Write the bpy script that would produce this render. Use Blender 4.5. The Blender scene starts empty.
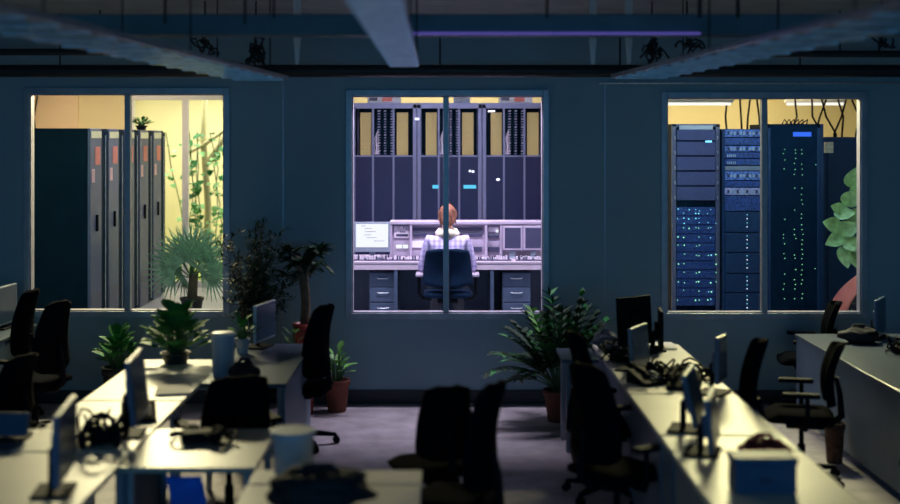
import bpy, bmesh, math, random
from mathutils import Vector, Matrix, noise
random.seed(7)
S = bpy.context.scene
COL = S.collection
PI = math.pi
F = 1250.0                      # focal length in pixels (50 mm on a 36 mm wide frame)
CH = 2.4                        # camera height

def at(px, py, y):              # a point seen at pixel px, py that stands y metres from the camera
    return Vector(((px - 442) * y / F, y, CH - (py - 140) * y / F))

# ------------------------------------------------------------------ materials
def mat(name, col, rough=0.5, metal=0.0, var=0.12, scale=8.0, bump=0.0, spec=0.5, coat=0.0, stretch=(1, 1, 1)):
    m = bpy.data.materials.new(name); m.use_nodes = True
    nt = m.node_tree; b = nt.nodes['Principled BSDF']
    tc = nt.nodes.new('ShaderNodeTexCoord'); mp = nt.nodes.new('ShaderNodeMapping')
    mp.inputs['Scale'].default_value = stretch
    nz = nt.nodes.new('ShaderNodeTexNoise'); nz.inputs['Scale'].default_value = scale; nz.inputs['Detail'].default_value = 4
    rp = nt.nodes.new('ShaderNodeValToRGB')
    c0 = [max(0, c * (1 - var)) for c in col]; c1 = [min(1, c * (1 + var)) for c in col]
    rp.color_ramp.elements[0].position = .3; rp.color_ramp.elements[1].position = .7
    rp.color_ramp.elements[0].color = (*c0, 1); rp.color_ramp.elements[1].color = (*c1, 1)
    L = nt.links.new
    L(tc.outputs['Object'], mp.inputs['Vector']); L(mp.outputs['Vector'], nz.inputs['Vector'])
    L(nz.outputs['Fac'], rp.inputs['Fac']); L(rp.outputs['Color'], b.inputs['Base Color'])
    b.inputs['Roughness'].default_value = rough; b.inputs['Metallic'].default_value = metal
    b.inputs['Specular IOR Level'].default_value = spec
    b.inputs['Coat Weight'].default_value = coat
    if bump:
        bp = nt.nodes.new('ShaderNodeBump'); bp.inputs['Strength'].default_value = bump; bp.inputs['Distance'].default_value = .01
        L(nz.outputs['Fac'], bp.inputs['Height']); L(bp.outputs['Normal'], b.inputs['Normal'])
    return m

def emis(name, col, strength):
    m = bpy.data.materials.new(name); m.use_nodes = True
    b = m.node_tree.nodes['Principled BSDF']
    b.inputs['Base Color'].default_value = (.02, .02, .02, 1)
    b.inputs['Emission Color'].default_value = (*col, 1); b.inputs['Emission Strength'].default_value = strength
    return m

def perforated(name, col, hole, scale, rough=.5):
    """a sheet with a regular grid of small dark holes"""
    m = mat(name, col, rough, 0, .06, spec=.25)
    nt = m.node_tree; b = nt.nodes['Principled BSDF']; L = nt.links.new
    tc = nt.nodes.new('ShaderNodeTexCoord'); vo = nt.nodes.new('ShaderNodeTexVoronoi')
    vo.inputs['Scale'].default_value = scale; vo.inputs['Randomness'].default_value = .12
    rp = nt.nodes.new('ShaderNodeValToRGB'); rp.color_ramp.elements[0].position = .3; rp.color_ramp.elements[1].position = .42
    rp.color_ramp.elements[0].color = (*hole, 1); rp.color_ramp.elements[1].color = (*col, 1)
    L(tc.outputs['Object'], vo.inputs['Vector']); L(vo.outputs['Distance'], rp.inputs['Fac']); L(rp.outputs['Color'], b.inputs['Base Color'])
    return m

def striped(name, c0, c1, scale, direction='X', rough=.8, cross=None):
    m = mat(name, c0, rough, 0, .05)
    nt = m.node_tree; b = nt.nodes['Principled BSDF']; L = nt.links.new
    tc = nt.nodes.new('ShaderNodeTexCoord'); w = nt.nodes.new('ShaderNodeTexWave'); w.bands_direction = direction
    w.inputs['Scale'].default_value = scale; w.inputs['Distortion'].default_value = .3
    rp = nt.nodes.new('ShaderNodeValToRGB'); rp.color_ramp.elements[0].position = .42; rp.color_ramp.elements[1].position = .6
    rp.color_ramp.elements[0].color = (*c0, 1); rp.color_ramp.elements[1].color = (*c1, 1)
    L(tc.outputs['Object'], w.inputs['Vector']); L(w.outputs['Fac'], rp.inputs['Fac'])
    out = rp.outputs['Color']
    if cross:
        w2 = nt.nodes.new('ShaderNodeTexWave'); w2.bands_direction = 'Z'; w2.inputs['Scale'].default_value = scale
        L(tc.outputs['Object'], w2.inputs['Vector'])
        r2 = nt.nodes.new('ShaderNodeValToRGB'); r2.color_ramp.elements[0].color = (*cross, 1); r2.color_ramp.elements[1].color = (1, 1, 1, 1)
        r2.color_ramp.elements[0].position = .1; r2.color_ramp.elements[1].position = .5
        L(w2.outputs['Fac'], r2.inputs['Fac'])
        mx = nt.nodes.new('ShaderNodeMix'); mx.data_type = 'RGBA'; mx.blend_type = 'MULTIPLY'; mx.inputs['Factor'].default_value = 1
        L(out, mx.inputs['A']); L(r2.outputs['Color'], mx.inputs['B']); out = mx.outputs['Result']
    L(out, b.inputs['Base Color'])
    return m

def glass_mat(name, tint=(.93, .95, .96), refl=.05, frost=False):
    m = bpy.data.materials.new(name); m.use_nodes = True
    nt = m.node_tree; nt.nodes.clear()
    out = nt.nodes.new('ShaderNodeOutputMaterial'); t = nt.nodes.new('ShaderNodeBsdfTransparent')
    g = nt.nodes.new('ShaderNodeBsdfGlossy'); mx = nt.nodes.new('ShaderNodeMixShader')
    lw = nt.nodes.new('ShaderNodeLayerWeight'); lw.inputs['Blend'].default_value = .5
    pw = nt.nodes.new('ShaderNodeMath'); pw.operation = 'POWER'; pw.inputs[1].default_value = 5
    fr = nt.nodes.new('ShaderNodeMath'); fr.operation = 'MULTIPLY_ADD'; fr.inputs[1].default_value = .5; fr.inputs[2].default_value = .003
    nt.links.new(lw.outputs['Facing'], pw.inputs[0]); nt.links.new(pw.outputs[0], fr.inputs[0])
    t.inputs['Color'].default_value = (*tint, 1); g.inputs['Roughness'].default_value = .02
    nt.links.new(fr.outputs[0], mx.inputs[0]); nt.links.new(t.outputs[0], mx.inputs[1]); nt.links.new(g.outputs[0], mx.inputs[2])
    nt.links.new(mx.outputs[0], out.inputs['Surface'])
    return m

M = {}
M['wall'] = mat('office_wall_paint', (.27, .42, .50), .75, var=.07, scale=1.2, bump=.05)
M['ceil'] = mat('ceiling_concrete', (.30, .34, .36), .9, var=.15, scale=3, bump=.2)
M['floor'] = mat('office_floor_carpet', (.42, .38, .42), .62, var=.22, scale=5, bump=.15)
M['base'] = mat('dark_baseboard', (.03, .035, .045), .5)
M['frame'] = mat('window_frame_metal', (.36, .40, .46), .35, .3)
M['reveal'] = mat('window_reveal_white', (.42, .40, .48), .5)
M['glass'] = glass_mat('window_glass')
M['warmwall'] = mat('cream_wall', (.83, .66, .42), .8, var=.05, scale=1)
M['yellowwall'] = mat('yellow_wall', (.80, .70, .40), .8, var=.05, scale=1)
M['roomwall'] = mat('server_room_wall', (.62, .60, .58), .8, var=.05)
M['raised'] = mat('raised_floor_tile', (.45, .45, .5), .4, var=.1, scale=2)
M['desk'] = mat('desk_laminate', (.80, .76, .66), .42, var=.05, scale=3, spec=.35)
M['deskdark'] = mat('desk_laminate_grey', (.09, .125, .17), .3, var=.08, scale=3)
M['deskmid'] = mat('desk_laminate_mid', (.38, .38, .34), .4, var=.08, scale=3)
M['panel'] = mat('desk_panel_grey', (.13, .20, .28), .5, var=.06)
M['legs'] = mat('desk_leg_steel', (.32, .34, .38), .35, .6)
M['chair'] = mat('chair_fabric_black', (.0035, .0045, .008), .95, var=.4, scale=60, spec=.02)
M['plastic'] = mat('black_plastic', (.006, .007, .011), .65, var=.2, spec=.07)
M['greyplastic'] = mat('grey_plastic', (.22, .26, .33), .45, var=.1)
M['monitor'] = mat('monitor_shell', (.07, .14, .26), .4, var=.1)
M['screen'] = mat('dark_screen', (.05, .09, .15), .18, var=.1)
M['white'] = mat('white_paint', (.78, .78, .78), .45, var=.04)
M['pale'] = mat('pale_blue_grey_plastic', (.42, .50, .60), .5, var=.08)
M['steel'] = mat('galvanised_steel', (.62, .64, .68), .28, .85, var=.18, scale=14)
M['duct'] = mat('painted_steel_beam', (.10, .17, .21), .55, .1, var=.15, scale=4)
M['black'] = mat('black_pipe', (.012, .014, .018), .5)
M['rack'] = mat('rack_navy', (.010, .045, .13), .4, .2, var=.12, scale=20)
M['rackframe'] = mat('rack_frame_grey', (.19, .19, .29), .4, .4, var=.08)
M['rackblack'] = mat('rack_side_black', (.004, .02, .045), .6, var=.2, spec=.06)
M['door'] = mat('rack_door_grey', (.115, .14, .28), .45, .2, var=.08)
M['perf'] = perforated('perforated_door', (.018, .022, .075), (.006, .006, .03), 42)
M['perfdoor'] = perforated('perforated_vent', (.20, .21, .30), (.07, .07, .11), 60)
M['grille'] = perforated('server_grille', (.10, .11, .24), (.008, .01, .04), 34)
M['yellow'] = perforated('brass_filter_panel', (.74, .58, .22), (.42, .32, .10), 60, .6)
M['cable'] = striped('ribbed_cable_column', (.03, .035, .06), (.6, .58, .66), 12, 'Z')
M['bluepanel'] = mat('blue_drive_face', (.12, .22, .62), .4, .2, var=.7, scale=45)
M['lilacpanel'] = mat('lilac_drive_face', (.42, .40, .68), .4, .1, var=.35, scale=45)
M['navypanel'] = mat('navy_drive_face', (.035, .08, .28), .4, .2, var=.5, scale=40)
M['green_led'] = emis('green_status_light', (.35, 1, .55), 1.6)
M['cyan_led'] = emis('cyan_status_light', (.25, .8, 1), 1.6)
M['white_led'] = emis('white_status_light', (.9, .85, 1), 2.5)
M['blue_lcd'] = emis('blue_display', (.03, .15, 1), 1.0)
M['cyan_lcd'] = emis('cyan_display', (.08, .6, .9), 1.1)
M['screen_on'] = emis('lit_white_screen', (.93, .93, 1), 1.1)
M['screen_text'] = mat('screen_text_grey', (.3, .3, .36), .6)
M['lamp'] = emis('lamp_diffuser', (1, .93, .8), 1.3)
M['violet'] = emis('violet_glow', (.22, .18, .9), .30)
M['redlabel'] = mat('salmon_label', (.95, .28, .22), .6)
M['pinklabel'] = mat('pink_label', (.9, .55, .6), .6)
M['pinkred'] = mat('red_plastic', (.95, .24, .17), .45)
M['console'] = mat('console_shell_lilac', (.42, .36, .47), .45, var=.06)
M['consoledark'] = mat('console_inset_dark', (.05, .05, .10), .3)
M['consoledesk'] = mat('console_worktop', (.50, .42, .50), .35, var=.05)
M['keys'] = mat('console_keys', (.75, .65, .75), .5)
M['drawer'] = mat('navy_pedestal', (.05, .08, .14), .5, .1)
M['skin'] = mat('skin', (.70, .45, .36), .5, var=.05)
M['hair'] = mat('ginger_hair', (.27, .10, .06), .6, var=.45, scale=60, bump=.4, stretch=(1, 1, .15))
M['shirt'] = striped('lilac_check_shirt', (.68, .62, .86), (.46, .41, .68), 6, 'X', cross=(.78, .74, .86))
M['collar'] = mat('cream_scarf', (.86, .74, .58), .9, var=.25, scale=50, bump=.5)
M['trousers'] = mat('dark_trousers', (.03, .035, .05), .8)
M['navychair'] = mat('navy_chair_fabric', (.004, .016, .04), .95, spec=.1, var=.3, scale=40)
M['leafdark'] = mat('dark_leaf', (.018, .05, .024), .6, spec=.15, var=.4, scale=9)
M['leafmid'] = mat('mid_green_leaf', (.03, .20, .045), .6, spec=.2, var=.45, scale=9)
M['leafbright'] = mat('bright_green_leaf', (.20, .50, .12), .45, var=.4, scale=9)
M['palmleaf'] = mat('fan_palm_leaf', (.30, .54, .34), .4, var=.4, scale=12)
M['figleaf'] = mat('fiddle_leaf', (.40, .64, .30), .35, var=.35, scale=14)
M['stem'] = mat('plant_stem', (.10, .08, .05), .8, var=.3, scale=20, bump=.4)
M['greenstem'] = mat('green_stem', (.05, .14, .05), .6)
M['bark'] = mat('pale_bark', (.46, .42, .24), .9, var=.35, scale=5, bump=.6, stretch=(1, 1, .2))
M['terracotta'] = mat('terracotta', (.20, .06, .035), .8, var=.2, scale=10)
M['redpot'] = mat('glazed_red_pot', (.30, .035, .03), .4)
M['darkpot'] = mat('dark_pot', (.03, .03, .035), .5)
M['wicker'] = mat('brown_wicker', (.10, .045, .03), .85, var=.5, scale=40, bump=.8)
M['soil'] = mat('soil', (.02, .014, .01), 1, var=.4, scale=40, bump=1)
M['lawn'] = mat('lawn_green', (.42, .52, .16), .95, var=.35, scale=16, bump=.6)
M['gardenwall'] = mat('garden_render_wall', (.76, .68, .42), .9, var=.1, scale=1)
M['bag'] = mat('black_bag_cloth', (.012, .013, .018), .8, var=.3, scale=20, bump=.5)
M['greybag'] = mat('grey_bag_cloth', (.12, .14, .18), .8, var=.3, scale=20, bump=.5)
M['bluecloth'] = mat('royal_blue_cloth', (.02, .16, .85), .7, var=.3, scale=8, bump=.4)
M['bluebox'] = mat('blue_grey_cabinet', (.035, .09, .19), .5, var=.1)
M['redcloth'] = mat('dark_red_cloth', (.22, .015, .02), .8, var=.3)
M['paper'] = mat('paper', (.8, .78, .74), .8, var=.03)
M['bookred'] = mat('book_cover', (.3, .05, .05), .6)

# ------------------------------------------------------------------ mesh builder
class MB:
    def __init__(s): s.v = []; s.f = []; s.m = []; s.mats = []; s.sm = []
    def mi(s, m):
        if m not in s.mats: s.mats.append(m)
        return s.mats.index(m)
    def add(s, vs, fs, m, smooth=False):
        o = len(s.v); k = s.mi(m)
        s.v += [tuple(p) for p in vs]
        for f in fs: s.f.append([i + o for i in f]); s.m.append(k); s.sm.append(smooth)
    def box(s, c, d, m, rot=None, bev=0.0):
        bm = bmesh.new(); bmesh.ops.create_cube(bm, size=1)
        for v in bm.verts: v.co = Vector((v.co.x * d[0], v.co.y * d[1], v.co.z * d[2]))
        if bev: bmesh.ops.bevel(bm, geom=bm.edges[:], offset=min(bev, min(d) * .45), segments=2, affect='EDGES', profile=.5)
        R = rot if rot is not None else Matrix.Identity(3)
        vs = [R @ v.co + Vector(c) for v in bm.verts]
        s.add(vs, [[v.index for v in f.verts] for f in bm.faces], m); bm.free()
        return s
    def b2(s, lo, hi, m, bev=0.0):
        return s.box([(a + b) / 2 for a, b in zip(lo, hi)], [abs(b - a) for a, b in zip(lo, hi)], m, None, bev)
    def ring(s, rings, m, cap=True, smooth=True):
        n = len(rings[0]); vs = [p for r in rings for p in r]; fs = []
        for i in range(len(rings) - 1):
            for j in range(n):
                a = i * n + j; b = i * n + (j + 1) % n
                fs.append([a, b, b + n, a + n])
        s.add(vs, fs, m, smooth)
        if cap:
            s.add(rings[0], [list(range(n))[::-1]], m); s.add(rings[-1], [list(range(n))], m)
        return s
    def lathe(s, prof, m, c=(0, 0, 0), n=20, cap=True, sx=1, sy=1):
        c = Vector(c)
        return s.ring([[c + Vector((r * math.cos(2 * PI * j / n) * sx, r * math.sin(2 * PI * j / n) * sy, z)) for j in range(n)] for r, z in prof], m, cap)
    def tube(s, pts, r, m, n=8, cap=True):
        pts = [Vector(p) for p in pts]; k = len(pts); rs = r if isinstance(r, (list, tuple)) else [r] * k
        rings = []; up = None
        for i in range(k):
            t = (pts[min(i + 1, k - 1)] - pts[max(i - 1, 0)]).normalized()
            if up is None: up = t.orthogonal().normalized()
            u = (up - t * up.dot(t)); u = u.normalized() if u.length > 1e-6 else t.orthogonal().normalized()
            up = u; w = t.cross(u)
            rings.append([pts[i] + (u * math.cos(2 * PI * j / n) + w * math.sin(2 * PI * j / n)) * rs[i] for j in range(n)])
        return s.ring(rings, m, cap)
    def slab(s, front, back, nu, nv, m):
        """closed thick sheet between two surfaces given as f(u, v)"""
        A = [[front(i / nu, j / nv) for j in range(nv + 1)] for i in range(nu + 1)]
        B = [[back(i / nu, j / nv) for j in range(nv + 1)] for i in range(nu + 1)]
        vs = [p for r in A for p in r] + [p for r in B for p in r]; w = nv + 1; o = (nu + 1) * w; fs = []
        for i in range(nu):
            for j in range(nv):
                a = i * w + j; fs.append([a, a + 1, a + w + 1, a + w]); fs.append([o + a, o + a + w, o + a + w + 1, o + a + 1])
        per = [j for j in range(nv)] + [i * w + nv for i in range(nu)] + [nu * w + j for j in range(nv, 0, -1)] + [i * w for i in range(nu, 0, -1)]
        for k in range(len(per)):
            a = per[k]; b = per[(k + 1) % len(per)]; fs.append([b, a, o + a, o + b])
        s.add(vs, fs, m, True); return s
    def ball(s, c, r, m, seg=14, rings=9, rot=None, disp=0.0, seed=0):
        rr = r if isinstance(r, (list, tuple)) else (r, r, r); R = rot or Matrix.Identity(3); c = Vector(c)
        vs = []; fs = []
        def pt(th, ph):
            d = Vector((math.sin(th) * math.cos(ph), math.sin(th) * math.sin(ph), math.cos(th)))
            k = 1 + (disp * noise.noise(d * 2.2 + Vector((seed, 0, 0))) if disp else 0)
            return R @ Vector((d.x * rr[0] * k, d.y * rr[1] * k, d.z * rr[2] * k)) + c
        vs.append(pt(0, 0))
        for i in range(1, rings):
            for j in range(seg): vs.append(pt(PI * i / rings, 2 * PI * j / seg))
        vs.append(pt(PI, 0)); last = len(vs) - 1
        for j in range(seg):
            fs.append([0, 1 + j, 1 + (j + 1) % seg])
            fs.append([last, 1 + (rings - 2) * seg + (j + 1) % seg, 1 + (rings - 2) * seg + j])
        for i in range(rings - 2):
            for j in range(seg):
                a = 1 + i * seg + j; b = 1 + i * seg + (j + 1) % seg; fs.append([a, a + seg, b + seg, b])
        s.add(vs, fs, m, True); return s
    def leaf(s, base, d, up, length, width, m, droop=.3, n=4, round_=.5, fold=.15):
        """one leaf blade: folded along its midrib, pointed tip, bending down"""
        base = Vector(base); d = Vector(d).normalized(); side = d.cross(Vector(up))
        side = side.normalized() if side.length > 1e-4 else d.orthogonal().normalized()
        nrm = side.cross(d).normalized(); vs = []; p = base.copy(); dd = d.copy()
        for i in range(n + 1):
            t = i / n; w = width * .5 * (math.sin(PI * min(1, t ** round_ * .97 + .03)) ** .8) if 0 < i < n else (width * .05 if i == 0 else 0.001)
            nn = side.cross(dd).normalized()
            vs += [p - side * w + nn * w * fold * 2, p, p + side * w + nn * w * fold * 2]
            dd = (dd - Vector((0, 0, 1)) * droop / n).normalized(); p = p + dd * length / n
        fs = []
        for i in range(n):
            a = i * 3; fs += [[a, a + 1, a + 4, a + 3], [a + 1, a + 2, a + 5, a + 4]]
        s.add(vs, fs, m, True); return s
    def build(s, name, parent=None, loc=None, rz=0.0):
        me = bpy.data.meshes.new(name); me.from_pydata(s.v, [], s.f)
        for m in s.mats: me.materials.append(M[m] if isinstance(m, str) else m)
        me.polygons.foreach_set('material_index', s.m); me.polygons.foreach_set('use_smooth', s.sm)
        me.validate(); me.update()
        bm = bmesh.new(); bm.from_mesh(me)
        if len(bm.verts) < 60000 and not name in ('foliage', 'leaves'):
            bmesh.ops.recalc_face_normals(bm, faces=bm.faces[:])
        bm.to_mesh(me); bm.free()
        o = bpy.data.objects.new(name, me); COL.objects.link(o)
        if parent: o.parent = parent
        if loc is not None: o.location = loc
        o.rotation_euler = (0, 0, rz)
        return o

def tag(o, label=None, cat=None, group=None, kind=None):
    if label: o['label'] = label
    if cat: o['category'] = cat
    if group: o['group'] = group
    if kind: o['kind'] = kind
    return o
def thing(name, loc, label=None, cat=None, group=None, rz=0.0, kind=None):
    o = bpy.data.objects.new(name, None); COL.objects.link(o)
    o.location = loc; o.rotation_euler = (0, 0, rz); o.empty_display_size = .1
    return tag(o, label, cat, group, kind)
def kids(o): return [c for c in bpy.data.objects if c.parent == o]
def dup(root, loc, rz, label, group=None, parent=None):
    r = root.copy(); COL.objects.link(r)
    if parent is None:
        r.location = loc; r.rotation_euler = (root.rotation_euler[0], root.rotation_euler[1], rz); r['label'] = label
        if group: r['group'] = group
    else: r.parent = parent
    for c in kids(root):
        if c is not r: dup(c, None, 0, None, None, r)
    return r
def struct(name, mb, parent=None):
    o = mb.build(name, parent)
    if not parent: o['kind'] = 'structure'
    return o
def Rx(a): return Matrix.Rotation(a, 3, 'X')
def Ry(a): return Matrix.Rotation(a, 3, 'Y')
def Rz(a): return Matrix.Rotation(a, 3, 'Z')

# ------------------------------------------------------------------ room shell
WY = 11.4; WT = .09; RF = .4                    # wall plane, wall thickness, raised floor height
XL, XR, YB, ZC = -6.2, 6.4, -4.0, 3.5
def wx(px): return (px - 442) * WY / F
def wz(py): return CH - (py - 140) * WY / F
WIN = [(wx(30), wx(224), wz(311), wz(94)), (wx(352), wx(543), wz(313), wz(96)), (wx(667), wx(861), wz(313), wz(98))]
struct('floor', MB().b2((XL, YB, -.1), (XR, WY, 0), 'floor'))
struct('ceiling', MB().b2((XL, YB, ZC), (XR, WY, ZC + .1), 'ceil'))
w = MB()
xs = [XL]
for a, b, z0, z1 in WIN: xs += [a, b]
xs.append(XR)
for i in range(0, len(xs), 2): w.b2((xs[i], WY, 0), (xs[i + 1], WY + WT, ZC), 'wall')
for a, b, z0, z1 in WIN:
    w.b2((a, WY, 0), (b, WY + WT, z0), 'wall'); w.b2((a, WY, z1), (b, WY + WT, ZC), 'wall')
struct('wall_back', w)
struct('wall_left', MB().b2((XL - .1, YB, 0), (XL, WY + WT, ZC), 'wall'))
struct('wall_right', MB().b2((XR, YB, 0), (XR + .1, WY + WT, ZC), 'wall'))
w = MB()                                        # rear wall, behind the camera, with three openings added for the blue fill light
w.b2((XL, YB - .1, 0), (XR, YB, .5), 'wall'); w.b2((XL, YB - .1, 3.1), (XR, YB, ZC), 'wall')
for a, b in ((XL, -5.4), (-2.2, -1.7), (1.7, 2.2), (5.4, XR)): w.b2((a, YB - .1, .5), (b, YB, 3.1), 'wall')
struct('wall_rear', w)
struct('baseboard_back', MB().b2((XL, WY - .018, .0), (XR, WY, .12), 'base'))
struct('baseboard_left', MB().b2((XL, YB, 0), (XL + .018, WY - .02, .12), 'base'))
struct('baseboard_right', MB().b2((XR - .018, YB, 0), (XR, WY - .02, .12), 'base'))
for px in (283, 605):
    tr = struct('trim_%d' % (1 if px == 283 else 2), MB().b2((wx(px) - .006, WY - .004, .12), (wx(px) + .006, WY, 2.95), 'frame'))

for n, (a, b, z0, z1) in enumerate(WIN):
    t = thing('window_%d' % (n + 1), ((a + b) / 2, WY, z0), kind='structure')
    W = (b - a) / 2; H = z1 - z0
    f = MB()
    for (x0, x1, q0, q1) in ((-W - .055, -W, -.055, H + .055), (W, W + .055, -.055, H + .055), (-W, W, -.055, 0), (-W, W, H, H + .055)):
        f.b2((x0, -.022, q0), (x1, -.0005, q1), 'frame', .004)
    f.build('window_frame', t)
    f = MB(); e = .010
    for (x0, x1, q0, q1) in ((-W, -W + e, 0, H), (W - e, W, 0, H), (-W + e, W - e, 0, e), (-W + e, W - e, H - e, H)):
        f.b2((x0, -.0, q0), (x1, WT, q1), 'reveal')
    f.build('window_reveal', t)
    mx = {0: wx(127.5), 1: wx(446), 2: wx(764.5)}[n] - (a + b) / 2
    MB().b2((mx - .026, -.01, e), (mx + .026, .06, H - e), 'frame', .003).build('mullion', t)
    MB().b2((-W + e, .028, e), (mx - .026, .034, H - e), 'glass').build('glass_pane', t)
    MB().b2((mx + .026, .028, e), (W - e, .034, H - e), 'glass').build('glass_pane', t)

# ------------------------------------------------------------------ rooms behind the glass
BY0 = WY + WT; ZB = 3.35
struct('floor', MB().b2((XL, BY0, RF - .1), (XR, 20.2, RF), 'raised'))
struct('ceiling', MB().b2((XL, BY0, ZB), (XR, 20.2, ZB + .1), 'roomwall'))
PX1, PX2 = -1.45, 1.49  # unseen dividing walls, added to keep the rooms' lights apart
struct('wall_partition', MB().b2((PX1 - .05, BY0, RF), (PX1 + .05, 20.2, ZB), 'roomwall'))
struct('wall_partition', MB().b2((PX2 - .05, BY0, RF), (PX2 + .05, 17.0, ZB), 'roomwall'))
struct('wall_outer', MB().b2((XL - .1, BY0, RF), (XL, 20.2, ZB), 'warmwall'))
struct('wall_outer', MB().b2((XR, BY0, RF), (XR + .1, 17.0, ZB), 'yellowwall'))
# left room: cream wall, then a glass partition to a planted court
LY = 17.0
def lx(px, y=LY): return (px - 442) * y / F
w = MB(); w.b2((XL, LY, RF), (lx(78), LY + .1, ZB), 'warmwall'); struct('wall_far', w)
w = MB(); w.b2((lx(78), LY + .03, RF), (lx(129), LY + .12, ZB), 'yellowwall'); struct('wall_far', w)
t = thing('door_1', (0, 0, 0), kind='structure')
f = MB(); zt = CH - (100 - 140) * LY / F
f.b2((lx(129), LY, zt), (PX1 - .05, LY + .08, zt + .09), 'white')
f.b2((lx(129), LY, RF), (lx(129) + .06, LY + .08, zt), 'white')
f.b2((lx(182), LY, RF), (lx(188), LY + .08, zt), 'white')
f.b2((lx(129) + .06, LY, RF), (PX1 - .05, LY + .08, RF + .08), 'white')
f.build('door_frame', t)
MB().b2((lx(129) + .06, LY + .035, RF + .08), (lx(182), LY + .042, zt), 'glass').build('glass_pane', t)
MB().b2((lx(188), LY + .035, RF + .08), (PX1 - .05, LY + .042, zt), 'glass').build('glass_pane', t)
struct('wall_header', MB().b2((lx(129), LY, zt + .09), (PX1 - .05, LY + .1, ZB), 'warmwall'))
struct('wall_court', MB().b2((XL, 20.1, RF), (PX1 - .05, 20.2, ZB), 'gardenwall'))
tag(MB().b2((XL, LY + .14, RF), (PX1 - .05, 20.1, RF + .03), 'lawn').build('lawn'), kind='structure')
# centre and right rooms
struct('wall_far', MB().b2((PX1 + .05, 17.0, RF), (PX2 - .05, 17.1, ZB), 'yellowwall'))
struct('wall_far', MB().b2((PX2 - .05, 17.0, RF), (XR + .1, 17.1, ZB), 'yellowwall'))

# ------------------------------------------------------------------ left room: row of five cabinets seen end on
def side_cabinet():
    t = thing('server_cabinet', (-3.6, 12.8, RF))
    MB().b2((-1.0, 0, .0), (-.03, .68, 2.12), 'rackblack', .006).build('cabinet_body', t)
    MB().b2((-.03, .0, .0), (.0, .42, 2.12), 'door', .004).build('door', t)
    d = kids(t)[-1] if False else [c for c in kids(t) if c.name.startswith('door')][0]
    MB().b2((0, .03, .03), (.003, .39, .42), 'perfdoor').build('vent_panel', d)
    MB().b2((0, .02, 2.02), (.006, .40, 2.09), 'steel').build('top_trim', d)
    MB().b2((0, .20, 1.05), (.02, .24, 1.22), 'plastic', .004).build('handle', d)
    MB().b2((0, .17, 1.74), (.004, .36, 1.93), 'redlabel').build('label', d)
    MB().b2((0, .05, 1.56), (.004, .15, 1.70), 'pinklabel').build('label', d)
    MB().b2((-.03, .43, .02), (-.004, .67, 2.10), 'rackblack').build('filler_strip', t)
    MB().tube([(-.0, .57, .05), (-.0, .57, 2.05)], .008, 'steel', 6).build('rail', t)
    return t
sc0 = side_cabinet()
side_labels = ['grey-doored server cabinet whose broad black side faces the office window',
               'grey-doored server cabinet second in the row behind the broad black side',
               'grey-doored server cabinet in the middle of the row, right behind the window mullion',
               'grey-doored server cabinet fourth in the row of five, just past the mullion',
               'grey-doored server cabinet at the far end of the row beside the fan palm']
side_labels[2] = 'grey-doored server cabinet middle of the row, hidden partly by the window mullion'
for i in range(5):
    y = 12.8 + .7 * i
    o = sc0 if i == 0 else dup(sc0, (-3.6, y, RF), 0, side_labels[i])
    tag(o, side_labels[i], 'server cabinet', 'row of grey-doored server cabinets')
    o.location = (-3.6, y, RF)
# cable drop by the cream wall
p = at(36, 96, 16.9); o = MB().tube([(p.x, p.y, ZB), (p.x + .02, p.y, 3.0), (p.x - .03, p.y, 2.7), (p.x + .02, p.y, 2.3)], .012, 'plastic', 6).build('hanging_cable')
tag(o, 'thin dark cable hanging down the cream wall above the broad black cabinet side', 'cable')

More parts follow.
